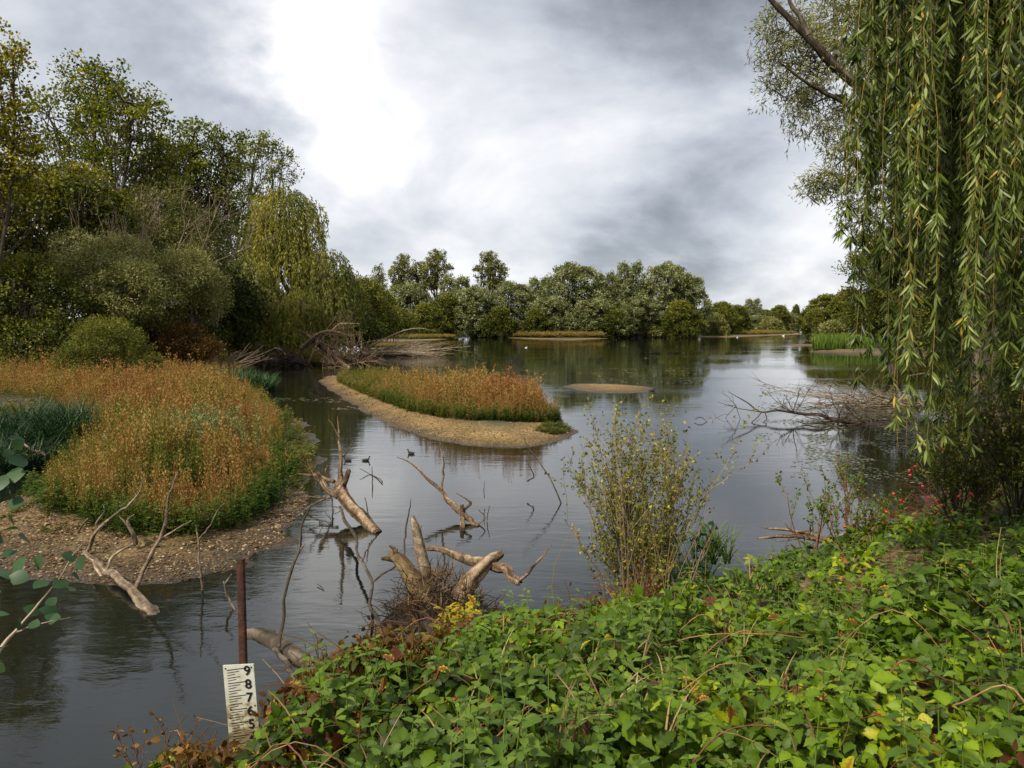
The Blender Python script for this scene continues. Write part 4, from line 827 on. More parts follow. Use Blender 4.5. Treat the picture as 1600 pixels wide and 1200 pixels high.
# upturned root plate of the fallen tree in the inlet
c = Wz(455, 572, 0); c = np.array(c); D0 = c[1]
t = thing('root_plate', 'dark upturned root plate with looping pale roots at the end of the inlet', 'roots', c)
def loc_(u, v, dd=0): return Wd(u, v, D0 + dd) - c
out = []
mb = MB()
for pts, r in [([(412, 573), (413, 560), (420, 550), (432, 545), (443, 552), (445, 566), (440, 576)], .13), ([(445, 566), (465, 560), (480, 566)], .08), ([(395, 574), (405, 562), (420, 558), (430, 566)], .09), ([(398, 568), (385, 574), (372, 582), (355, 586)], .06),
               ([(452, 560), (456, 548), (464, 553), (461, 560)], .05), ([(385, 562), (392, 556), (412, 553)], .06), ([(425, 574), (432, 563), (440, 560)], .06), ([(400, 577), (430, 572), (470, 570), (482, 571)], .09)]:
    limb(mb, [loc_(*p, rng.normal() * .4) for p in pts], [r, r * .8, r * .5], 7, .45, .12)
for _ in range(90):
    u = rng.uniform(388, 462); v = rng.uniform(552, 574); bare(loc_(u, v, rng.normal() * .7), rng.normal(size=3), rng.uniform(.6, 1.7), .045, 1, out, curl=.9, up=-.05, spread=.9)
flush(mb, out, 4, .35); mb.build('roots', M['drift'], t)
mb = MB()
for i in range(7):
    u = 395 + i * 11; q = loc_(u, 566, rng.normal() * .3 + .4); V = rdir(60); r_ = .75 * (1 + .3 * rng.normal(size=60)); P = spline([q + [-.8, 0, -.6], q + [0, 0, .1], q + [.7, 0, -.4]], 6)
    tubes(mb, P[None], np.array([[.3, .6, .75, .7, .55, .25]]), 9, .3, .18)
mb.build('earth_core', M['wet'], t)
wood('toppled_tree', 'brown leaning trunk with crooked limbs on the spit left of the long island', 'fallen tree', [
    ([(548, 580, 64), (530, 566, 65), (510, 548, 66), (492, 532, 67), (482, 524, 68)], [.5, .45, .38, .3, .2], .5, .45),
    ([(470, 545, 66), (485, 532, 66), (500, 521, 66), (516, 518, 66), (535, 522, 66), (548, 528, 66)], [.32, .3, .26, .2, .14, .08], .5, .5),
    ([(500, 521, 66), (492, 545, 66), (482, 568, 66)], [.16, .13, .09], .5, .7), ([(516, 519, 66), (530, 507, 66), (545, 505, 66), (562, 506, 66)], [.12, .08, .05, .03], .5, .7),
    ([(498, 532, 66), (520, 545, 65.5), (535, 560, 65), (542, 572, 64.5)], [.14, .12, .1, .06], .5, .6)], 'drift',
    twigs=[(505, 525, 66, 10, 2.2, .05, 2, .2, .7, (.5, 0, .4)), (535, 560, 65, 16, 2.0, .06, 2, .1, .8, (.4, 0, .3)), (560, 568, 64, 12, 1.8, .05, 2, .0, .8, (.6, 0, .2)), (525, 572, 63, 14, 1.8, .05, 2, .0, .8, (-.5, 0, .2))])
c = Wz(575, 556, 0); t = thing('toppled_tree', 'bleached crown of a fallen tree spread flat over the water', 'fallen tree', c); out = []; o2 = []
D1 = c[1]
for _ in range(22):
    u = rng.uniform(560, 600); v = rng.uniform(535, 554); bare(Wd(u, v, D1 + rng.normal() * 1.5) - c, np.array([1, rng.normal() * .25, rng.uniform(-.04, .16)]), rng.uniform(4, 7.5), .06, 2, o2, curl=.16, up=.03, spread=.32, kids=(3, 5))
for _ in range(12): bare(Wd(rng.uniform(550, 590), rng.uniform(540, 556), D1) - c, np.array([.7, rng.normal() * .3, .3]), rng.uniform(2, 3.5), .05, 2, o2, curl=.3, up=.0, spread=.5)
for P_, _r in o2: P_[:, 2] = np.clip(P_[:, 2] * .42, -.5, 3)
mb = MB(); flush(mb, o2, 5, .55); mb.build('branches', M['greybark'], t)
mb = MB(); limb(mb, [Wd(572, 545, D1) - c, Wd(600, 530, D1) - c, Wd(630, 517, D1) - c, Wd(655, 513, D1) - c, Wd(682, 518, D1) - c], [.1, .08, .06, .05, .02], 6, .7)
limb(mb, [Wd(545, 556, D1) - c, Wd(600, 551, D1) - c, Wd(660, 548, D1) - c, Wd(735, 541, D1) - c], [.2, .16, .1, .03], 7, .6); mb.build('trunk', M['pale'], t)
c = Wd(298, 562, 47); c[2] = .5; t = thing('fallen_branch', 'fan of long pale dead branches behind the orange weeds', 'driftwood', c); o2 = []
for _ in range(8): bare(rng.normal(size=3) * .15, np.array([1, 0, rng.uniform(.08, .32)]), rng.uniform(2.4, 3.6), .035, 1, o2, curl=.1, up=.06, spread=.25)
mb = MB(); flush(mb, o2, 5, .6); mb.build('branches', M['pale'], t)
wood('leaning_stick', 'straight grey pole leaning in the shadows left of the weeping willow', 'branch', [([(329, 515, 60), (348, 489, 60)], [.06, .03])], 'pale')
wood('fallen_branch', 'brown broken branch on the mud beside the dark sedge clump', 'driftwood', [([(72, 711, 18.5), (55, 704, 18.8), (40, 697, 19), (32, 690, 19)], [.05, .05, .04, .02]), ([(66, 708, 18.6), (48, 712, 18.6), (34, 707, 18.8)], [.04, .03, .02]), ([(62, 702, 18.8), (67, 692, 18.8)], [.02, .01])], 'drift')
# fallen tree on the right
wood('fallen_tree', 'dark fallen tree with thin bare branches stretching left across the water on the right', 'fallen tree', [
    ([(1500, 664, 27.5), (1430, 668, 27.2), (1370, 665, 27), (1320, 660, 27.2), (1285, 650, 27.6), (1250, 645, 28), (1215, 641, 28.4), (1190, 644, 28.6), (1165, 628, 29), (1138, 612, 29.4)], [.2, .2, .17, .13, .09, .07, .055, .045, .03, .012], .5, .3),
    ([(1355, 665, 26.8), (1320, 672, 26.6), (1290, 662, 26.8), (1260, 662, 27), (1243, 658, 27.2)], [.12, .08, .05, .03, .012], .6, .35), ([(1190, 644, 28.6), (1180, 655, 27.8), (1165, 668, 27.2), (1150, 663, 27.4)], [.03, .025, .02, .01]),
    ([(1195, 643, 28.6), (1197, 656, 27.9), (1180, 668, 27)], [.03, .025, .012]), ([(1190, 644, 28.6), (1150, 637, 28.8), (1122, 628, 29)], [.025, .02, .008])], 'wet',
    twigs=[(1310, 660, 27.2, 10, 1.3, .02, 2, .0, .5, (-.7, 0, .15)), (1360, 664, 27, 10, 1.4, .022, 2, .0, .5, (-.7, 0, .2)), (1420, 664, 27.2, 8, 1.4, .022, 2, .0, .5, (-.6, 0, .2)), (1150, 634, 28.8, 4, .8, .014, 2, .1, .6, (-.3, 0, .3)), (1240, 645, 28, 5, .9, .018, 2, .2, .5, (-.4, 0, .4))])
c = Wz(1370, 632, 0); t = thing('brushwood', 'pale tangled brushwood lying on the weedy water behind the dark fallen tree', 'driftwood', c); o2 = []
for _ in range(26): bare(np.array([rng.uniform(-.6, 3.0), rng.normal() * .8, .05]), np.array([-1, rng.normal() * .4, rng.uniform(.0, .35)]), rng.uniform(1.4, 3.2), .03, 2, o2, curl=.3, up=.06, spread=.45, kids=(2, 4))
bare(np.array([-.5, 0, 0]), np.array([-.75, 0, .85]), 2.8, .035, 2, o2, curl=.15, up=.1, spread=.4)
mb = MB(); [P_.__setitem__((slice(None), 2), P_[:, 2] * .42) for P_, _r in o2]; flush(mb, o2, 4, .5); mb.build('branches', M['greybark'], t)
wood('pale_limb', 'smooth pale limb over the water behind the hanging strands', 'branch', [([(1520, 606, 30), (1490, 597, 30.5), (1465, 592, 31), (1445, 584, 31.5), (1418, 588, 32)], [.1, .09, .08, .06, .03])], 'drift')
wood('shore_branch', 'dark forked branch lying in the water behind the rose bush', 'driftwood', [
    ([(1300, 842, 11.0), (1270, 836, 11.1), (1245, 830, 11.3), (1215, 828, 11.5), (1190, 824, 11.7)], [.05, .05, .035, .03, .012]), ([(1290, 848, 10.9), (1250, 838, 11), (1215, 839, 11.0), (1184, 841, 11)], [.05, .045, .035, .015]), ([(1300, 846, 10.9), (1330, 834, 11), (1365, 832, 11.2), (1400, 822, 11.4)], [.05, .05, .045, .03])], 'drift',
    twigs=[(1260, 838, 11, 5, .5, .012, 1, .1, .6, (-.6, 0, .1))])

# birds: one body mesh swept along tail, back, neck, head
def bird(name, label, cat, u, v, L, mat, rz, group=None, neck=1.0, bill='bill'):
    p = Wz(u, v, 0.0) if group != 'far' else None; t = thing(name, label, cat, p, group); t.rotation_euler = (0, 0, rz)
    x = np.array([-.52, -.42, -.25, 0, .2, .30, .33, .36, .42, .48]) * L; z = np.array([.16, .13, .09, .08, .12, .22, .34, .42, .45, .44]) * L * np.array([1] * 5 + [neck] * 5)
    r = np.array([.015, .06, .14, .18, .14, .075, .06, .075, .07, .02]) * L
    P = spline(np.stack([x, x * 0, z], 1), 22); R = np.interp(np.linspace(0, 1, 22), np.linspace(0, 1, 10), r)
    mb = MB(); tubes(mb, P[None], R[None], 12, .5); mb.build('body', M[mat], t)
    mb = MB(); tubes(mb, np.array([[(.47 * L, 0, .44 * L * neck), (.52 * L, 0, .43 * L * neck), (.58 * L, 0, .42 * L * neck)]]), np.array([[.028, .018, .005]]) * L, 6); mb.build('beak', M[bill], t)
    return t
GD = 'small dark ducks swimming in the channel'
bird('duck', 'small dark duck closest to the left gravel shore', 'duck', 543, 720, .24, 'duck', 2.9, GD)
bird('duck', 'small dark duck in the middle of the channel, just right of the dead stem', 'duck', 572, 720, .24, 'duck', .3, GD)
bird('duck', 'small dark duck swimming just below the beach of the long island', 'duck', 642, 709, .26, 'duck', 2.7, GD)
bird('coot', 'black waterbird at the right end of the bare gravel hump', 'waterbird', 1019, 611, .38, 'duck', .2)
bird('waterbird', 'tiny dark bird on the water beyond the bare gravel hump', 'waterbird', 1064, 593, .35, 'duck', 2.6)
GG = 'white gulls resting far out'
bird('gull', 'white gull floating in front of the yellow sandbar', 'gull', 822, 543.5, .4, 'gull', .2, GG)
bird('gull', 'white gull on the water near the left end of the yellow sandbar', 'gull', 766, 527.5, .5, 'gull', 2.8, GG)
bird('gull', 'largest white bird at the edge of the channel sandbar', 'gull', 1224, 525, .9, 'gull', .3, GG, 1.1)
bird('gull', 'white gull at the left of the channel sandbar', 'gull', 1152, 527.5, .55, 'gull', .3, GG)
bird('gull', 'white gull far up the channel', 'gull', 1289, 518, 1.0, 'gull', .3, GG)

# water level gauge: rusty post and numbered board
d = 4.6
base = Wd(385, 1240, d); base[2] = 0; pt = Wd(376, 873, d + .25)
gz = thing('water_gauge', 'rusty post carrying a white numbered water level board', 'gauge', (base[0], base[1], 0))
b0 = np.array(base); b0[2] = -.6
mb = MB()
bx, by = .024, .024
def prism(mb, a, b, hx, hy, tone=.5, bev=.25):
    o_ = [(-hx, -hy * (1 - bev)), (-hx * (1 - bev), -hy), (hx * (1 - bev), -hy), (hx, -hy * (1 - bev)), (hx, hy * (1 - bev)), (hx * (1 - bev), hy), (-hx * (1 - bev), hy), (-hx, hy * (1 - bev))]
    n = 14; V = []
    for i in range(n):
        c_ = a + (b - a) * i / (n - 1)
        V += [c_ + np.array([q[0], q[1], 0]) for q in o_]
    F = [(i * 8 + j, i * 8 + (j + 1) % 8, (i + 1) * 8 + (j + 1) % 8, (i + 1) * 8 + j) for i in range(n - 1) for j in range(8)]
    mb.add(V, F, tone); mb.add(V[-8:], [tuple(range(8))], tone)
M['rust'] = wood_mat('rusty iron', [(0, (.014, .007, .005)), (.5, (.048, .019, .012)), (1, (.13, .055, .026))], 14, .5, .8)
prism(mb, b0 - base, pt - base, .023, .02); mb.build('post', M['rust'], gz)
# board plane
tl, tr, bl = Wd(348, 1040, d - .03), Wd(396, 1037.5, d - .03), Wd(350, 1165, d - .03)
ux = unit((tr - tl)[None])[0]; wd_ = np.linalg.norm(tr - tl); uy = unit((tl - bl)[None])[0]; uy = unit((uy - ux * (uy @ ux))[None])[0]; nn = np.cross(ux, uy)
if nn[1] > 0: nn = -nn
sc_ = wd_; sp_ = 22.2 / FPX * d                                       # spacing of the figures
def BP(x, y, z=0): return tl + ux * x - uy * y + nn * z - base       # x across, y down from the top left
Hb = 1.15
mb = MB(); V = [BP(0, 0, 0), BP(sc_, 0, 0), BP(sc_, Hb, 0), BP(0, Hb, 0), BP(0, 0, -.008), BP(sc_, 0, -.008), BP(sc_, Hb, -.008), BP(0, Hb, -.008)]
mb.add(V, [(0, 1, 2, 3), (7, 6, 5, 4), (0, 4, 5, 1), (1, 5, 6, 2), (2, 6, 7, 3), (3, 7, 4, 0)], .5)
m, nt = newmat('weathered white enamel'); L = nt.links.new
g = nd(nt, 'ShaderNodeNewGeometry'); P_ = g.outputs['Position']; s3 = nd(nt, 'ShaderNodeSeparateXYZ'); L(P_, s3.inputs[0])
zt = float(tl[2])
dirt = nd(nt, 'ShaderNodeMapRange'); L(s3.outputs[2], dirt.inputs[0]); dirt.inputs[1].default_value = zt - .10; dirt.inputs[2].default_value = zt - .55; dirt.inputs[3].default_value = .03; dirt.inputs[4].default_value = .34
f = noise(nt, P_, 16, 6, .7, .4); mp_ = nd(nt, 'ShaderNodeMapping'); mp_.inputs['Scale'].default_value = (6, 6, 40); L(P_, mp_.inputs[0]); f2 = noise(nt, mp_.outputs[0], 1, 4, .6)
tt_ = math_(nt, 'ADD', math_(nt, 'ADD', math_(nt, 'MULTIPLY', f, .7), math_(nt, 'MULTIPLY', f2, .3)), dirt.outputs[0])
r = ramp(nt, [(.50, (.52, .52, .45)), (.66, (.42, .40, .30)), (.74, (.22, .17, .09)), (.88, (.10, .075, .04))], tt_)
b = nd(nt, 'ShaderNodeBsdfPrincipled'); b.inputs['Roughness'].default_value = .55; L(r.outputs[0], b.inputs['Base Color']); o = nd(nt, 'ShaderNodeOutputMaterial'); L(b.outputs[0], o.inputs[0]); M['board'] = m
bd = mb.build('gauge_board', M['board'], gz, False)
M['black'] = plain('black paint', (.012, .012, .013), .5)
# graduations
mb = MB()
y0 = 10.5 / 22.2 * sp_
for k in range(9):
    for q in range(5):
        y = y0 + sp_ * k + (q - .8) * sp_ / 5 + .0; Lq = [.56, .40, .26, .42, .28][q] * sc_
        x0 = .12 * sc_
        if y < .012 or y > Hb - .02: continue
        for (xa, xb) in [(x0, x0 + Lq)]:
            th = .0016 if q else .0022
            mb.add([BP(xa, y - th + .004, .0025), BP(xb, y - th - .004 * 1.2, .0025), BP(xb, y + th - .004 * 1.2, .0025), BP(xa, y + th + .004, .0025)], [(0, 1, 2, 3)], .5)
mb.build('graduation_marks', M['black'], bd, False)
for k, ch in enumerate('987654321'):
    cu = bpy.data.curves.new('numeral', 'FONT'); cu.body = ch; cu.size = sp_ * .98; cu.extrude = .0008; cu.offset = .0012; cu.align_x = 'CENTER'; cu.align_y = 'CENTER'; cu.materials.append(M['black'])
    o = bpy.data.objects.new('numeral', cu); COL.objects.link(o); o.parent = bd
    from mathutils import Matrix
    pos = BP(sc_ * .78, y0 + sp_ * k, .0045); mtx = Matrix(((ux[0], uy[0], nn[0], pos[0]), (ux[1], uy[1], nn[1], pos[1]), (ux[2], uy[2], nn[2], pos[2]), (0, 0, 0, 1)))
    o.matrix_local = mtx
    bpy.context.view_layer.update(); me_ = bpy.data.meshes.new_from_object(o); ob = bpy.data.objects.new('numeral', me_); bpy.data.objects.remove(o); ob.name = 'numeral'
    COL.objects.link(ob); ob.parent = bd; ob.matrix_local = mtx
    if pos[2] < .05: bpy.data.objects.remove(ob)
mb = MB()
for (x, y) in [(.08, .02), (.92, .02), (.14, 6.1 * .0), (.10, 3.95 * sp_), (.93, 3.6 * sp_), (.94, 3.1 * sp_), (.14, 3.3 * sp_)]:
    if y == 0: continue
    q = BP(x * sc_, y, 0); tubes(mb, np.array([[q, q + nn * .004]]), np.array([[.005, .004]]), 8)
mb.build('screws', M['black'], bd)
# ---------------------------------------------------------------- weeds on the gravel, sedges, grasses
def plume_t(kind, seed):
    """one seeding stem, 1 high: leaves below, flaky spikes above; tone offset rises with height"""
    r = np.random.default_rng(seed); V = []; F = []; T = []
    def flake(c, a, n_, l, w_, t):
        a = a / np.linalg.norm(a); x = np.cross(a, n_); x /= max(np.linalg.norm(x), 1e-6); k = len(V)
        V.extend([c, c + a * l * .5 + x * w_, c + a * l, c + a * l * .5 - x * w_]); F.append((k, k + 1, k + 2, k + 3)); T.extend([t] * 4)
    lean = r.normal(size=2) * .07
    flake(np.zeros(3), np.array([lean[0], lean[1], 1.]), np.array([0, 1., 0]), .95, .006, .1); flake(np.zeros(3), np.array([lean[0], lean[1], 1.]), np.array([1., 0, 0]), .95, .006, .1)
    if kind == 'seed':
        for i in range(34):
            t = r.uniform(.28, 1.0); wdt = .10 * (1.05 - t) + .018; a = r.uniform(0, 6.28)
            c = np.array([lean[0] * t + math.cos(a) * wdt * r.random(), lean[1] * t + math.sin(a) * wdt * r.random(), t])
            flake(c, np.array([math.cos(a) * .5, math.sin(a) * .5, .9]), r.normal(size=3), r.uniform(.03, .07), r.uniform(.007, .014), .12 * (t - .5))
        for i in range(9):
            t = r.uniform(.08, .5); a = r.uniform(0, 6.28); flake(np.array([lean[0] * t, lean[1] * t, t]), np.array([math.cos(a), math.sin(a), .5]), np.array([0, 0, 1.]), r.uniform(.07, .14), .014, -.35)
    else:
        for i in range(30):
            t = r.uniform(.06, 1.0); a = r.uniform(0, 6.28); rr_ = .10 * (1.1 - t) * r.random()
            flake(np.array([lean[0] * t + math.cos(a) * rr_, lean[1] * t + math.sin(a) * rr_, t]), np.array([math.cos(a), math.sin(a), .35]), np.array([0, 0, 1.]) + r.normal(size=3) * .4, r.uniform(.08, .16) * (1.2 - .6 * t), .026, -.05 + .1 * t)
    return np.array(V), np.array(F), np.array(T)
SEED = [plume_t('seed', i) for i in range(5)]; LEAFY = [plume_t('leafy', 50 + i) for i in range(4)]
def plant(mb, temps, xy, z, hgt, wid, tone):
    k = rng.integers(0, len(temps), len(xy))
    for i, (V, F, T) in enumerate(temps):
        s = k == i; n = s.sum()
        if not n: continue
        a = rng.uniform(0, 2 * PI, n); N = np.stack([np.cos(a), np.sin(a), np.zeros(n)], 1); A = np.tile([0, 0, 1.], (n, 1)) + rng.normal(size=(n, 3)) * np.array([.07, .07, 0])
        V2 = np.stack([V[:, 0], V[:, 2], V[:, 1]], 1)
        inst(mb, V2, F, np.column_stack([xy[s], z[s]]), A, N, np.stack([wid[s], hgt[s], wid[s]], 1), tone[s], T)
def gz_(P): return ground_z(P[:, 0], P[:, 1])

LEFT = np.array([px(*p) for p in [(72, 812), (110, 835), (170, 848), (235, 858), (320, 850), (392, 825), (436, 785), (452, 735), (446, 700), (432, 668), (412, 640), (395, 622), (380, 612), (300, 606), (200, 608), (60, 608), (-60, 612), (-60, 632), (60, 640), (110, 668), (112, 700), (88, 750)]])
mb = MB(); n = 9500
P = inpoly(LEFT, n * 2); dn = P[:, 1]; keep = rng.random(len(P)) < np.clip(1.25 - dn / 45, .30, 1); P = P[keep][:n]
s = sdist(P, LEFT); z = gz_(P); ht = np.clip(.62 + .42 * s, .55, 1.25) * rng.uniform(.6, 1.15, len(P)) * (.40 + 1.15 * fbm(P[:, 0] * 1.5, P[:, 1] * 1.2, 7)); ht = np.where(rng.random(len(P)) < .06, ht * 1.22, ht)
tn = .58 + .35 * (fbm(P[:, 0] * .9, P[:, 1] * .6, 31) - .5) * 2.6 + rng.normal(size=len(P)) * .12
edge = np.clip(1 - s / .55, 0, 1) * (P[:, 1] < 22); tn = tn - .42 * edge * rng.random(len(P)) ** .4
plant(mb, SEED, P, z - .03, ht, ht * rng.uniform(.8, 1.5, len(P)), np.clip(tn, 0, 1))
E = P[(s < .55) & (P[:, 1] < 20) & (rng.random(len(P)) < .95)]; E = np.repeat(E, 2, 0) + rng.normal(size=(len(E) * 2, 2)) * .12
plant(mb, LEAFY, E, gz_(E) - .02, rng.uniform(.3, .62, len(E)), rng.uniform(.5, .95, len(E)), np.clip(.16 + rng.normal(size=len(E)) * .1, 0, 1))
props(mb.build('tall_weeds', M['weed']), 'orange-brown seeding weeds covering the left gravel shore', kind='stuff')
# grey-green patch in them
mb = MB(); c0 = px(312, 742); P = np.array(c0) + rng.normal(size=(330, 2)) * np.array([.55, 1.0]); plant(mb, LEAFY, P, gz_(P) + .1, rng.uniform(1.0, 1.35, len(P)), rng.uniform(.5, .8, len(P)), rng.uniform(.2, .72, len(P)))
props(mb.build('thistle_patch', M['silver']), 'grey-green leafy patch amid the orange weeds', kind='stuff')
# orange weeds further back at the left edge
FARW = np.array([px(*p) for p in [(-120, 650), (-120, 585), (60, 588), (150, 590), (280, 590), (372, 592), (384, 612), (300, 612), (110, 640), (110, 660), (40, 648)]])
mb = MB(); P = inpoly(FARW, 3600); plant(mb, SEED, P, gz_(P), rng.uniform(.8, 1.35, len(P)), rng.uniform(1.0, 1.8, len(P)), np.clip(.62 + .5 * (fbm(P[:, 0] * .3, P[:, 1] * .3, 8) - .5) + rng.normal(size=len(P)) * .1, 0, 1))
P = inpoly(np.array([px(*p) for p in [(-120, 590), (-120, 572), (100, 572), (300, 572), (372, 578), (380, 590)]]), 1500); plant(mb, LEAFY, P, gz_(P), rng.uniform(.8, 1.6, len(P)), rng.uniform(1.4, 2.4, len(P)), np.clip(.3 + rng.normal(size=len(P)) * .15, 0, 1))
props(mb.build('meadow_weeds', M['weed']), 'distant rusty weeds and green herbs below the sallows', kind='stuff')
# long island
VEG = np.array([px(*p) for p in [(527, 601), (560, 618), (600, 636), (640, 652), (690, 664), (740, 671), (800, 673), (850, 670), (876, 662), (872, 655), (850, 645), (800, 634), (740, 626), (680, 616), (610, 605), (560, 597), (530, 594)]])
def isl_z(P, hmax=.42, slope=.22): s = sdist(P, ISL); return np.where(s > 0, hmax * (1 - np.exp(-s * slope / hmax)), 0)
mb = MB(); P = inpoly(VEG, 5200); s = sdist(P, VEG); along = np.clip((P[:, 0] + 11) / 13, 0, 1)
ht = np.clip(.42 + .9 * s, .42, 1.05) * (.55 + .62 * along) * rng.uniform(.6, 1.2, len(P)) * (.45 + 1.1 * fbm(P[:, 0] * 1.5, P[:, 1] * 1.2, 9)); ht = np.where(rng.random(len(P)) < .08, ht * 1.28, ht)
tn = .22 + .50 * along + .25 * (fbm(P[:, 0] * .6, P[:, 1] * .4, 3) - .5) * 2 + rng.normal(size=len(P)) * .10 - .35 * np.clip(1 - s / .5, 0, 1) * rng.random(len(P))
plant(mb, SEED, P, isl_z(P) - .03, ht, ht * rng.uniform(1.0, 1.8, len(P)), np.clip(tn, 0, 1))
E = inpoly(VEG, 9000); sE = sdist(E, VEG); E = E[(sE < .7) | ((E[:, 0] < -5) & (rng.random(len(E)) < .6))][:4200]
plant(mb, LEAFY, E, isl_z(E) - .02, rng.uniform(.25, .55, len(E)), rng.uniform(.6, 1.1, len(E)), np.clip(.2 + rng.normal(size=len(E)) * .1 + .2 * (E[:, 0] < -6), 0, 1))
E = inpoly([px(*p) for p in [(850, 672), (882, 668), (893, 676), (870, 684), (835, 682)]], 260); plant(mb, LEAFY, E, isl_z(E) - .02, rng.uniform(.08, .2, len(E)), rng.uniform(.4, .7, len(E)), rng.uniform(.1, .45, len(E)))
props(mb.build('island_weeds', M['weed']), 'tall weeds on the long island, green at the left turning rusty at the right', kind='stuff')
# yellow growth on the far bars
mb = MB()
for poly, n, h, t0 in [([(780, 527.5), (850, 529.4), (940, 529), (940, 526.8), (850, 526.2), (790, 526.4)], 900, 1.5, .50), ([(1045, 523.2), (1100, 524.5), (1190, 524), (1245, 522), (1200, 521), (1100, 521)], 700, 1.3, .48), ([(590, 530), (640, 531.5), (715, 529.5), (690, 527), (600, 527)], 900, 1.0, .45),
                       ([(565, 544.5), (640, 545), (640, 541.5), (575, 541)], 400, .5, .45), ([(560, 527), (640, 527), (700, 523), (620, 521), (560, 523)], 400, 1.2, .4)]:
    P = inpoly([px(*p) for p in poly], int(n * 2)); plant(mb, SEED, P, np.full(len(P), .15), h * rng.uniform(.6, 1.2, len(P)), h * 7 * rng.uniform(.8, 1.4, len(P)), np.clip(t0 + rng.normal(size=len(P)) * .08, 0, 1))
props(mb.build('sandbar_weeds', M['weed']), 'yellow dry weeds on the distant sandbars', kind='stuff')
# strap leaved clumps
def blades(mb, P, n_, L0, w_, bend, tone, spread=.5, mat=None, tv=.2):
    """n_ arching blades from every point of P"""
    c = np.repeat(np.arange(len(P)), n_); m = len(c); a = rng.uniform(0, 2 * PI, m); o_ = np.stack([np.cos(a), np.sin(a), np.zeros(m)], 1)
    K = 6; t = np.linspace(0, 1, K)[None, :, None]; L_ = (np.broadcast_to(L0, (len(P),))[c] * rng.uniform(.6, 1.2, m))[:, None, None]; sp = (spread * rng.random(m))[:, None, None]; bd_ = (bend * rng.uniform(.4, 1.4, m))[:, None, None]
    Q_ = P[c][:, None] + o_[:, None] * (sp * t + bd_ * t ** 2) * L_ + np.array([0, 0, 1.]) * (t - bd_ * .62 * t ** 3) * L_
    sd_ = np.cross(o_, [0, 0, 1.])[:, None] * (w_ * (1 - t ** 2) * np.array(1.0) + .0008)
    V = np.stack([Q_ - sd_, Q_ + sd_], 2).reshape(m, K * 2, 3); F = np.array([(2 * i, 2 * i + 1, 2 * i + 3, 2 * i + 2) for i in range(K - 1)])
    tt = np.clip((np.broadcast_to(tone, (len(P),))[c] + rng.normal(size=m) * tv), 0, 1)
    mb.add(V, (F[None] + (np.arange(m) * K * 2)[:, None, None]).reshape(-1, 4), np.repeat(tt, K * 2))
def clump(name, label, cat, u, v, rx, ry, n, nb, L0, w_, bend, mat, tone=.5, z=None, group=None, spread=.5):
    c = np.array(Wz(u, v, 0)); c[2] = max(float(ground_z([c[0]], [c[1]])[0]), -.05) if z is None else z
    a = rng.uniform(0, 2 * PI, n); r = rng.random(n) ** .5; P = np.stack([np.cos(a) * r * rx, np.sin(a) * r * ry, np.zeros(n)], 1); gzv = ground_z(P[:, 0] + c[0], P[:, 1] + c[1]) - c[2]; P[:, 2] = np.clip(gzv, -.2, .4) if z is None else 0
    mb = MB(); blades(mb, P, nb, L0, w_, bend, tone, spread); o_ = mb.build(name, M[mat]); o_.location = [float(q) for q in c]; return props(o_, label, cat, group)
clump('sedge_clump', 'dark glossy sedge clump at the left edge beside the orange weeds', 'sedge', 55, 705, 1.6, 1.6, 150, 16, 1.5, .018, .55, 'sedge', .45)
clump('sedge_clump', 'dark low sedge spilling over the hollow at the left edge', 'sedge', -10, 730, 1.3, 1.4, 90, 16, 1.2, .018, .6, 'sedge', .4)
clump('iris_clump', 'blue-green iris clump at the water between the orange weeds and the root plate', 'iris', 375, 612, 1.7, 2.2, 90, 14, 1.25, .03, .45, 'sedge', .6)
clump('iris_clump', 'smaller iris clump overlapping the edge of the inlet', 'iris', 350, 600, 1.5, 2.2, 70, 14, 1.2, .03, .4, 'sedge', .55)
mb = MB(); P = inpoly([px(*p) for p in [(1268, 547.5), (1330, 548), (1420, 549), (1420, 541), (1330, 540), (1275, 541)]], 1500); P3 = np.column_stack([P, np.full(len(P), .25)]); blades(mb, P3, 5, 1.9, .05, .12, .52, .15)
props(mb.build('reed_bed', M['grass']), 'bright green reed bed above the orange sand spit on the right shore', kind='stuff')
mb = MB(); P = inpoly([px(*p) for p in [(1350, 541), (1470, 548), (1520, 544), (1400, 536)]], 700); blades(mb, np.column_stack([P, np.full(len(P), .4)]), 5, 2.6, .05, .15, .55, .2)
props(mb.build('dry_reeds', M['straw']), 'pale dry reeds behind the bright green reed bed', kind='stuff')
mb = MB(); P = inpoly([px(*p) for p in [(700, 524.5), (790, 525.5), (790, 523), (700, 522)]], 600); blades(mb, np.column_stack([P, np.full(len(P), .15)]), 5, 1.0, .08, .2, .6, .3)
P = inpoly([px(*p) for p in [(1255, 517), (1300, 516.8), (1300, 515.6), (1255, 515.4)]], 300); blades(mb, np.column_stack([P, np.full(len(P), .2)]), 4, 1.6, .25, .2, .5, .3)
props(mb.build('far_grass', M['grass']), 'strip of bright green waterside grass on the far bank', kind='stuff')
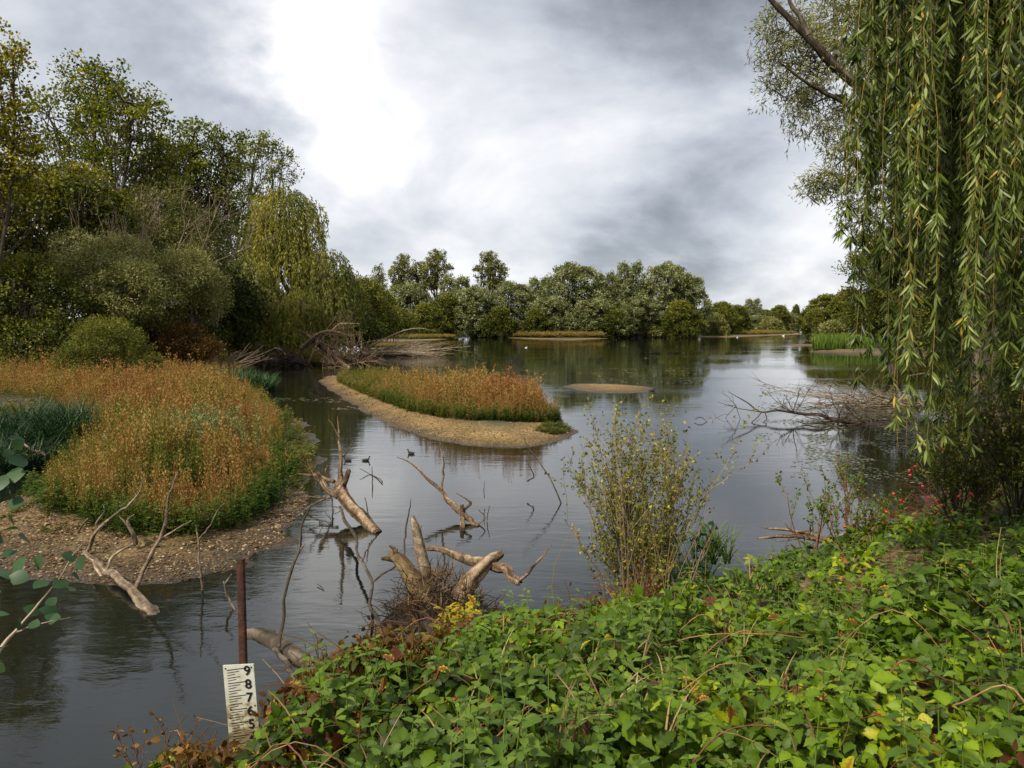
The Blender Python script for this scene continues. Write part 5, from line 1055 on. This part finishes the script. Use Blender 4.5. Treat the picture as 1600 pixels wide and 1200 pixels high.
# pebbles
V0 = np.array([(0, 0, 1), (.9, 0, .35), (.28, .86, .3), (-.73, .53, .4), (-.73, -.53, .35), (.28, -.86, .3), (.5, .5, -.5), (-.6, .1, -.5), (.3, -.6, -.5)], float)
F0 = np.array([(0, 1, 2), (0, 2, 3), (0, 3, 4), (0, 4, 5), (0, 5, 1), (1, 6, 2), (2, 7, 3), (3, 7, 4), (4, 8, 5), (5, 8, 1), (2, 6, 7), (1, 8, 6), (4, 7, 8)])
P = inpoly([px(*p) for p in [(60, 906), (180, 916), (300, 909), (380, 890), (441, 852), (478, 802), (490, 748), (494, 710), (470, 690), (440, 780), (380, 840), (280, 862), (180, 850), (80, 820), (60, 770), (95, 700), (60, 690), (0, 790), (-60, 840), (-60, 880)]], 15000)
s = -sdist(P, LAKE); ok = (s > .05) & (rng.random(len(P)) < np.clip(.25 + fbm(P[:, 0] * 1.4, P[:, 1] * 1.4, 77) * 1.3 - .35, .1, 1)); P = P[ok]; z = gz_(P); n = len(P)
mb = MB(); S = .014 + .022 * rng.random(n) ** 2.5; big_ = rng.random(n) < .012; S[big_] *= 2.2
inst(mb, V0, F0, np.column_stack([P, z + S * .15]), rdir(n) * np.array([1, 1, .1]), np.tile([0, 0, 1.], (n, 1)) + rng.normal(size=(n, 3)) * .2, np.stack([S * rng.uniform(.6, 1, n), S, S * .55], 1), np.clip(.38 + rng.normal(size=n) * .26, 0, 1))
P = inpoly(ISL, 5000); P = P[(sdist(P, ISL) > .1) & (sdist(P, VEG) < .1)]; n = len(P); S = .02 + .03 * rng.random(n) ** 3
inst(mb, V0, F0, np.column_stack([P, isl_z(P) + S * .2]), rdir(n) * np.array([1, 1, .1]), np.tile([0, 0, 1.], (n, 1)), np.stack([S * .8, S, S * .5], 1), np.clip(.46 + rng.normal(size=n) * .25, 0, 1))
props(mb.build('pebbles', M['stone'], smooth=False), 'pebbles scattered over the gravel shores', kind='stuff')
# low green herbs on the left gravel
mb = MB(); P = inpoly([px(*p) for p in [(20, 800), (60, 720), (100, 700), (80, 760), (110, 830), (160, 850), (60, 860), (0, 850)]], 500); P = P[fbm(P[:, 0] * 1.2, P[:, 1] * 1.2, 13) > .5]
Pb = inpoly([px(*p) for p in [(450, 690), (490, 705), (488, 740), (470, 770), (452, 760)]], 260); P = np.vstack([P, Pb])
plant(mb, LEAFY, P, gz_(P) - .01, rng.uniform(.06, .2, len(P)), rng.uniform(.3, .7, len(P)), rng.uniform(.15, .5, len(P)))
props(mb.build('low_herbs', M['weed']), 'low green herbs creeping over the gravel', kind='stuff')
# grasses and herbs on the muddy margins
mb = MB(); P = inpoly([px(*p) for p in [(385, 585), (402, 602), (424, 640), (470, 668), (492, 708), (490, 745), (455, 735), (440, 690), (412, 645), (380, 612)]], 900); P = P[rng.random(len(P)) < .35 + .65 * fbm(P[:, 0] * .8, P[:, 1] * .8, 12)]
plant(mb, LEAFY, P, gz_(P) - .02, rng.uniform(.08, .5, len(P)) * np.clip(P[:, 1] / 22, .4, 1.5), rng.uniform(.5, 1.3, len(P)), rng.uniform(.1, .5, len(P)))
P = inpoly([px(*p) for p in [(-60, 660), (60, 655), (125, 662), (120, 690), (80, 745), (60, 790), (40, 770), (60, 715), (-60, 700)]], 900); plant(mb, LEAFY, P, gz_(P) - .02, rng.uniform(.1, .5, len(P)), rng.uniform(.6, 1.4, len(P)), rng.uniform(.0, .5, len(P)))
props(mb.build('shore_herbs', M['weed']), 'green herbs and grass along the muddy edges of the left shore', kind='stuff')
# rough growth on the right shore and on the spit by the fallen trees
mb = MB(); P = inpoly([(5.5, 10.5), (8.2, 13.5), (10.6, 16.6), (14.2, 21.4), (20, 28), (26, 26), (20, 14), (13, 8), (8, 8)], 2600); P = P[-sdist(P, LAKE) > -.1]; plant(mb, LEAFY, P, gz_(P) - .05, rng.uniform(.3, 1.0, len(P)), rng.uniform(1.0, 2.0, len(P)), rng.uniform(.0, .42, len(P)))
P = inpoly([(-21, 66), (-17, 67), (-14.5, 69), (-15.5, 73), (-20, 79), (-25, 82), (-26, 70)], 1500); plant(mb, SEED, P, gz_(P) - .05, rng.uniform(.4, 1.1, len(P)), rng.uniform(2, 3.5, len(P)), np.clip(rng.choice([.2, .5, .75], len(P)) + rng.normal(size=len(P)) * .1, 0, 1))
P = inpoly([(22, 33), (35, 56), (46, 81), (60, 80), (40, 40), (30, 30)], 2500); plant(mb, LEAFY, P, gz_(P) - .05, rng.uniform(.5, 1.6, len(P)), rng.uniform(1.5, 3.0, len(P)), rng.uniform(.0, .45, len(P)))
props(mb.build('shore_undergrowth', M['weed']), 'rough green undergrowth along the right shore and around the fallen trees', kind='stuff')
# floating weed mat under the willow strands
mb = MB(); A_ = []
for (u0, u1, v0, v1, n) in [(1190, 1420, 600, 640, 1500), (1260, 1620, 640, 720, 5200), (1240, 1560, 720, 760, 700), (1180, 1300, 655, 690, 500), (930, 1100, 573, 600, 260), (430, 560, 622, 640, 260), (1000, 1200, 548, 560, 120)]:
    u = rng.uniform(u0, u1, n * 2); v = rng.uniform(v0, v1, n * 2); Q_ = np.array([Wz(a, b) for a, b in zip(u, v)]); f = fbm(Q_[:, 0] * .8, Q_[:, 1] * .5, 15, 4)
    Q_ = Q_[f > (.52 if u0 < 1180 else .46)][:n]; A_.append(Q_)
P = np.vstack(A_); P = P[-sdist(P[:, :2], LAKE) < -.1]; n = len(P); P[:, 2] = rng.uniform(.006, .016, n)
S = rng.uniform(.05, .16, n) * np.clip(P[:, 1] / 24, .5, 2.5); A = rdir(n) * np.array([1, .5, 0]) + 1e-3
inst(mb, *DIAMOND, P, A, np.tile([0, 0, 1.], (n, 1)) + rng.normal(size=(n, 3)) * .06, np.stack([S * .55, S, S], 1), rng.uniform(0, 1, n))
props(mb.build('floating_weed', M['mat']), 'mat of floating pondweed under the willow strands', kind='stuff')

# ---------------------------------------------------------------- the bramble bank
def cover_z(x, y):
    return bank_cover(x, y) + (fbm(x * 2.6, y * 2.6, 40, 2) - .5) * .34 + (fbm(x * .7 + 3, y * .7, 41, 2) - .5) * .12
def bankpts(n, dmin=1.25, dmax=15, amin=-.62, amax=.86, p=1.6):
    d_ = (rng.random(n) * (dmax ** (2 - p) - dmin ** (2 - p)) + dmin ** (2 - p)) ** (1 / (2 - p)); a_ = rng.uniform(amin, amax, n)
    P = np.stack([a_ * d_, d_], 1); s_ = -sdist(P, LAKE); k_ = (s_ > -.12) & ~((P[:, 0] < -2.2) & (P[:, 1] > 4.5)); P = P[k_]; s_ = s_[k_]
    return P, s_
LF_A = leaf_t(8, .33, .28, .30, .16, .36); LF_B = leaf_t(6, .32, .25, .3, .17, .36); LF_C = leaf_t(3, .31, .2, .25, 0, .4)
DT = {id(LF_A): vein_t(LF_A, 8), id(LF_B): vein_t(LF_B, 6)}
NET = leaf_t(5, .27, .25, .35, .16, .3)
def leaflets(P3, n_leaf, size, tone, tilt, T, mb, tv=.07):
    """compound leaves: n_leaf leaflets fanned about a stalk end"""
    n = len(P3); a = rng.uniform(0, 2 * PI, n); N = unit(np.array([0, -.12, 1.]) + rng.normal(size=(n, 3)) * tilt)
    fwd = unit(np.cross(N, np.stack([np.cos(a), np.sin(a), np.zeros(n)], 1)))
    for k in range(n_leaf):
        if n_leaf == 1: ang = np.zeros(n)
        elif n_leaf == 3: ang = np.full(n, (-1.25, 0, 1.25)[k])
        else: ang = np.full(n, (-2.0, -.95, 0, .95, 2.0)[k])
        ang = ang + rng.normal(size=n) * .15; sd_ = np.cross(fwd, N); A = fwd * np.cos(ang)[:, None] + sd_ * np.sin(ang)[:, None] - N * rng.uniform(.0, .35, n)[:, None]
        NN = unit(N + rng.normal(size=(n, 3)) * .18); sz = size * (1.15 if k == n_leaf // 2 else .85) * rng.uniform(.85, 1.15, n)
        inst(mb, T[0], T[1], P3 + A * (sz * .12)[:, None], A, NN, sz, np.clip(tone + rng.normal(size=n) * tv, 0, 1), DT.get(id(T)))
mb = MB()
def btone(P):
    x, y = P[:, 0], P[:, 1]; t = .34 + .56 * (fbm(x * 1.1, y * 1.1, 51) - .5) * 2 + rng.normal(size=len(P)) * .13
    t = np.where(rng.random(len(P)) < .018, rng.uniform(.82, .89, len(P)), t); t = np.minimum(t, np.where(rng.random(len(P)) < .5, .76, .88))
    brown = np.clip((-x - .1) * .6 + (fbm(x * 1.7, y * 1.7, 60) - .45) * 1.2, .03, .62); return np.where(rng.random(len(P)) < brown * .75, rng.uniform(.9, 1, len(P)), t)
for (n, d0, d1, T, lay) in [(9800, 1.15, 3.4, LF_A, 3), (11000, 3.2, 6.5, LF_B, 3), (11500, 6.2, 15, LF_C, 3)]:
    P, s_ = bankpts(n, d0, d1); P = P[(s_ > .25) | (rng.random(len(P)) < .3)]
    P = P[fbm(P[:, 0] * 3.4, P[:, 1] * 3.4, 91, 2) > .36 + .08 * rng.random(len(P))]; z = cover_z(P[:, 0], P[:, 1]); dep = rng.random(len(P)) ** 1.2 * .26; P3 = np.column_stack([P, z - dep + .02]); sz = rng.uniform(.034, .070, len(P)) * (1.0 if d0 < 3 else 1.08 if d0 < 6 else 1.45)
    sz = np.minimum(sz, P[:, 1] * .028); tn = btone(P); v_ = rng.random(len(P))
    for sel, k in [(v_ < .5, 3), ((v_ >= .5) & (v_ < .72), 5), (v_ >= .72, 1)]:
        leaflets(P3[sel], k, sz[sel], tn[sel], .55, T, mb)
props(mb.build('bramble_leaves', M['bramble']), 'dense green bramble and nettle leaves covering the near bank', kind='stuff')
# nettles: upright stems with paired pointed leaves
mb = MB(); st = MB(); P, s_ = bankpts(520, 1.5, 9, -.3, .8, 1.4); P = P[s_ > .4]; z = cover_z(P[:, 0], P[:, 1]); S_ = []
for (x, y), zz_ in zip(P, z):
    hgt = rng.uniform(.12, .30); top = np.array([x + rng.normal() * .04, y + rng.normal() * .04, zz_ + hgt * .55]); b_ = np.array([x, y, zz_ - .25]); S_.append(spline([b_, (b_ + top) / 2 + rng.normal(size=3) * .01, top], 5))
    m_ = int(rng.integers(4, 7)); tn = rng.uniform(.38, .68); a0 = rng.uniform(0, PI)
    q = []; A_ = []; z_ = []
    for i in range(m_):
        f = i / (m_ - 1)
        for k in range(2):
            an = a0 + i * PI / 2 + k * PI; q.append(b_ + (top - b_) * (.45 + .55 * f)); A_.append((math.cos(an), math.sin(an), -.12 + .55 * f)); z_.append((.075 - .045 * f) * rng.uniform(.85, 1.15))
    inst(mb, *NET, np.array(q), np.array(A_), np.tile([0, 0, 1.], (len(q), 1)) + rng.normal(size=(len(q), 3)) * .12, np.array(z_), tn + rng.normal(size=len(q)) * .05)
tubes(st, np.array(S_), np.tile(np.linspace(.0035, .0015, 5), (len(S_), 1)), 4, .7)
props(mb.build('nettle_leaves', M['grass']), 'young nettle tops standing among the brambles', kind='stuff')
props(st.build('nettle_stems', M['grass']), 'thin green nettle stems among the brambles', kind='stuff')
# canes and dry stalks
mb = MB(); P, s_ = bankpts(140, 1.9, 10, -.5, .8, 1.4); C_ = []; R_ = []
for (x, y) in P:
    z = float(cover_z(np.array([x]), np.array([y]))[0]); a = rng.uniform(0, 2 * PI); L_ = rng.uniform(.4, 1.2); e = np.array([x + math.cos(a) * L_, y + math.sin(a) * L_ * .7, 0]); e[2] = float(cover_z(e[:1], e[1:2])[0]) - rng.uniform(.0, .2)
    C_.append(spline([(x, y, z - .25), ((x * 2 + e[0]) / 3, (y * 2 + e[1]) / 3, z + rng.uniform(-.05, .08)), (x * .3 + e[0] * .7, y * .3 + e[1] * .7, z * .4 + e[2] * .6 + .01), e], 16)); R_.append(np.linspace(.0036, .0015, 16) * rng.uniform(.6, 1.2))
tubes(mb, np.array(C_), np.array(R_), 6, rng.uniform(.3, .9, len(C_)))
props(mb.build('bramble_canes', M['cane']), 'reddish bramble canes arching over the near bank', kind='stuff')
mb = MB(); P, s_ = bankpts(110, 1.8, 9, -.5, .8, 1.3); C_ = []
for (x, y) in P:
    z = float(cover_z(np.array([x]), np.array([y]))[0]); dd = unit(np.array([[rng.normal() * .7, rng.normal() * .5, rng.uniform(.1, 1)]]))[0] * rng.uniform(.15, .45); C_.append(spline([np.array([x, y, z - .12]), np.array([x, y, z - .08]) + dd * .5 + rng.normal(size=3) * .01, np.array([x, y, z - .08]) + dd], 6))
tubes(mb, np.array(C_), np.tile(np.linspace(.0022, .001, 6), (len(C_), 1)), 5, rng.uniform(.3, 1, len(C_)))
P, s_ = bankpts(450, 1.5, 9, -.6, .5, 1.5); P = P[fbm(P[:, 0] * 1.3, P[:, 1] * 1.3, 70) > .5]; blades(mb, np.column_stack([P, cover_z(P[:, 0], P[:, 1]) - .1]), 3, .2, .003, .5, .5, .6)
props(mb.build('dry_stalks', M['straw']), 'pale dead stalks and grass blades sticking out of the brambles', kind='stuff')
# withered growth along the lip of the bank
mb = MB(); Pts = []
for (u, v, d_) in [(300, 1180, 3.1), (340, 1190, 3.0), (440, 1110, 3.3), (500, 1060, 3.4), (540, 1030, 3.5), (580, 1010, 3.5), (610, 1000, 3.6), (640, 1010, 3.6), (700, 990, 3.9), (480, 1090, 3.2), (860, 968, 4.4), (930, 950, 4.9)]:
    for _ in range(90): p = Wd(u + rng.normal() * 22, v + rng.normal() * 12, d_ + rng.normal() * .12); Pts.append(p)
Pts = np.array(Pts); n = len(Pts); inst(mb, *LF_B, Pts, rdir(n, -.4), rdir(n, .5), rng.uniform(.02, .05, n), np.where(rng.random(n) < .25, rng.uniform(.3, .8, n), rng.uniform(.0, .6, n)))
C_ = []
for q in Pts[::8]: C_.append(spline([q + [.0, .0, -.2], q + rng.normal(size=3) * .05, q + [rng.normal() * .12, .05, rng.uniform(-.1, .12)]], 5))
tubes(mb, np.array(C_), np.full((len(C_), 5), .0022), 4, .4)
props(mb.build('withered_growth', M['russet']), 'withered brown growth hanging over the lip of the bank', kind='stuff')
# yellow leaves at the root mass
mb = MB(); P3 = np.array([Wd(718 + rng.normal() * 16, 968 + rng.normal() * 14, 4.0 + rng.normal() * .08) for _ in range(60)]); leaflets(P3, 3, rng.uniform(.03, .055, 60), np.full(60, .82), .5, LF_A, mb, .015)
mb.build('bramble_spray', M['bramble']); props(bpy.data.objects['bramble_spray'], 'bright yellow bramble leaves in front of the root mass', kind='stuff')

# shrub on the shore
def shrub(name, label, cat, loc, stems, mat, woodmat, n_leaf, leaf, tone, T, tv=.2, radial=.35, r0=.012, lean=(0, 0), dens=None, kids=3):
    t = thing(name, label, cat, loc); mb = MB(); wd = MB(); out = []
    for _ in range(stems):
        a = rng.uniform(0, 2 * PI); L_, sp_ = radial
        bare(np.array([math.cos(a), math.sin(a), 0]) * .12 * rng.random(), np.array([math.cos(a) * sp_ * rng.random() ** .7 + lean[0], math.sin(a) * sp_ * rng.random() ** .7 * .7 + lean[1], 1]), L_ * rng.uniform(.6, 1.1), r0, 2, out, curl=.14, up=.22, spread=.42, kids=(kids, kids + 2), shrink=.45)
    flush(wd, out, 5, .5); thin = [o_ for o_ in out if o_[1][0] < r0 * .8]
    c = rng.integers(0, len(thin), n_leaf); f = rng.random(n_leaf) * 3.99; i = f.astype(int); g = (f - i)[:, None]; PP = np.array([o_[0] for o_ in thin])
    pos = PP[c, i] * (1 - g) + PP[c, i + 1] * g; A = unit(unit(PP[c, i + 1] - PP[c, i]) * .5 + rdir(n_leaf)); ptone = tone + .3 * (vnoise(pos[:, 0] * 4, pos[:, 2] * 4, 5) - .5)
    inst(mb, T[0], T[1], pos + A * .01, A, rdir(n_leaf, .8), leaf * rng.uniform(.6, 1.3, n_leaf), np.clip(ptone + rng.normal(size=n_leaf) * tv, 0, 1))
    mb.build('foliage', M[mat], t); wd.build('stems', M[woodmat], t); return t
c = Wd(995, 990, 7.6); loc = (c[0], c[1], .45)
shrub('willow_shrub', 'bushy yellow-green shrub with many thin stems at the water in the middle front', 'shrub', loc, 60, 'shrub', 'greybark', 11500, .032, .62, LF_C, .2, (1.6, .50), .006)
c = Wd(1100, 930, 7.2); t = shrub('sapling', 'dark-leaved sapling leaning right from the shore shrub', 'shrub', (c[0] - .25, c[1], .7), 4, 'alder', 'greybark', 150, .06, .3, LF_B, .1, (.8, .3), .008, (.5, 0), kids=2)
clump('grass_tuft', 'green strappy grass tuft at the foot of the shore shrub', 'grass tuft', 1060, 1010, .45, .35, 26, 9, .5, .006, .5, 'grass', .4, z=.65)
clump('grass_tuft', 'grass tuft with arching blades between the shrub and the bramble slope', 'grass tuft', 1105, 985, .3, .25, 12, 7, .55, .010, .5, 'grass', .45, z=.85)
mb = MB(); c = np.array([Wd(1020, 960, 6.6)]).repeat(16, 0) + rng.normal(size=(16, 3)) * np.array([.28, .15, .02]); C_ = [spline([q - [0, 0, .3], q + [rng.normal() * .05, 0, .3], q + [rng.normal() * .16, 0, rng.uniform(.5, 1.0)]], 6) for q in c]
tubes(mb, np.array(C_), np.tile(np.linspace(.005, .002, 6), (16, 1)), 5, .6); props(mb.build('straw_stalks', M['straw']), 'upright straw-coloured dead stems in front of the shore shrub', 'dead stems')
c = Wd(1000, 930, 7.0); shrub('russet_undergrowth', 'rusty withered plants around the base of the shore shrub', 'undergrowth', (c[0], c[1] - .1, .55), 34, 'russet', 'cane', 1800, .035, .45, LF_C, .25, (.55, .9), .006)
# rose bush with hips
c = Wd(1330, 850, 9.0); loc = np.array([c[0], c[1], .75])
t = shrub('rose_bush', 'arching rose bush dotted with red hips behind the brambles on the right', 'rose bush', loc, 16, 'grass', 'cane', 1700, .036, .45, LF_C, .18, (.95, 1.1), .008, (.25, 0))
mb = MB(); tubes(mb, np.array([[(0, 0, -.011), (0, 0, -.009), (0, 0, -.002), (0, 0, .006), (0, 0, .012), (0, 0, .016)]]), np.array([[.002, .008, .0125, .0115, .006, .004]]), 8); hip0 = None; hips = MB()
hv = [(1475, 702), (1430, 729), (1422, 743), (1396, 772), (1407, 782), (1463, 783), (1421, 735), (1471, 790), (1385, 800), (1411, 785), (1430, 803), (1436, 812), (1460, 818), (1478, 813), (1320, 823), (1333, 823), (1353, 825), (1322, 834), (1488, 800), (1502, 822), (1518, 772), (1498, 776), (1450, 778), (1442, 760), (1400, 806)]
for u, v in hv:
    q = Wd(u, v, rng.uniform(8.3, 9.3)) - loc
    if hip0 is None: hip0 = mb.build('rose_hip', M['hip'], t); h_ = hip0
    else: h_ = hip0.copy(); COL.objects.link(h_); h_.parent = t
    h_.location = [float(x) for x in q]; h_.scale = (1.35,) * 3; h_.rotation_euler = (rng.normal() * .5, rng.normal() * .5, 0)
c = Wd(1250, 850, 8.3); shrub('rose_shoot', 'leafy rose shoot arching left against the water', 'rose shoot', (c[0] + .1, c[1], .95), 4, 'grass', 'cane', 420, .034, .5, LF_C, .12, (.75, .45), .007, (.1, 0), kids=2)
c = Wd(1500, 790, 9.6); shrub('bank_shrub', 'scrubby shrub of green sprays at the top right of the bramble slope', 'shrub', (c[0], c[1], 1.0), 26, 'shrub', 'bark', 4600, .04, .34, LF_C, .2, (1.05, .95), .01)
c = Wd(1590, 800, 9.0); shrub('bank_shrub', 'leafy shrub on the bank at the right edge of the view', 'shrub', (c[0], c[1], 1.3), 30, 'dark', 'bark', 6500, .045, .66, LF_C, .25, (1.3, .8), .01)
c = Wd(1505, 760, 11.5); t = thing('dead_bracken', 'reddish-brown heap of dead stems beside the rose bush', 'dead plants', (c[0], c[1], .5)); out = []
for _ in range(150): bare(rng.normal(size=3) * np.array([.35, .3, .1]), np.array([rng.normal(), rng.normal() * .6, .7]), rng.uniform(.5, 1.1), .007, 1, out, curl=.5, up=-.35, spread=.6)
mb = MB(); flush(mb, out, 4, .22); mb.build('stems', M['cane'], t)
# young alder leaning in from the left edge
loc = np.array([-2.75, 2.6, 0.9]); t = thing('alder_sapling', 'young alder with round blue-green leaves leaning in at the left edge', 'sapling', loc); wd = MB(); mb = MB()
main = [(-70, 1160, 3.1), (-10, 1030, 3.2), (30, 980, 3.25), (60, 945, 3.3), (92, 905, 3.35), (112, 870, 3.4), (128, 850, 3.4)]
limb(wd, [loc] + [Wd(*q) for q in main], [.014, .012, .009, .007, .005, .004, .003, .002], 6, .6, .03, .3)
limb(wd, [loc, Wd(-60, 900, 2.9), Wd(-15, 800, 2.9), Wd(-5, 720, 2.9), Wd(-2, 670, 2.9)], [.012, .008, .006, .004, .002], 6, .6, .03, .3)
limb(wd, [Wd(20, 990, 3.25), Wd(60, 975, 3.2), Wd(110, 965, 3.2)], [.004, .003, .0015], 5, .6, .03, .3)
tips = [(40, 870, 2.9), (60, 890, 3.0), (-5, 780, 2.9), (12, 805, 2.9), (0, 870, 2.9), (18, 700, 2.9), (12, 722, 2.9), (8, 742, 2.9), (5, 758, 2.9), (22, 755, 2.9), (10, 788, 2.9), (28, 826, 2.9), (5, 848, 2.9), (14, 900, 2.8), (-8, 890, 2.8), (2, 925, 3), (28, 838, 3.3), (100, 862, 3.4), (125, 868, 3.4), (52, 920, 3.3), (75, 935, 3.3), (60, 950, 3.3), (36, 950, 3.3), (30, 965, 3.2), (82, 918, 3.3), (105, 915, 3.35), (112, 898, 3.35), (70, 962, 3.25), (45, 975, 3.2), (15, 960, 3.1), (95, 965, 3.2), (8, 1010, 3.1), (12, 700, 3.0), (-6, 660, 2.9), (12, 685, 2.9), (4, 1035, 3.1)]
n = len(tips); P3 = np.array([Wd(*q) for q in tips]); inst(mb, *leaf_t(6, .42, .12, .2, .05, .5), P3, rdir(n) * np.array([1, .6, .5]), rdir(n, 1.2) + np.array([0, -.5, .4]), rng.uniform(.05, .085, n), np.clip(.35 + rng.normal(size=n) * .2, 0, 1))
shift(mb, loc).build('leaves', M['alder'], t); shift(wd, loc).build('stem', M['greybark'], t)
# thin twiggy plant at the bottom left
c = Wd(255, 1230, 3.0); shrub('withered_sprig', 'withered brown sprig at the bottom edge left of the gauge board', 'plant', (c[0], c[1], c[2]), 5, 'russet', 'cane', 90, .024, .6, LF_C, .3, (.22, .5), .003, kids=2)
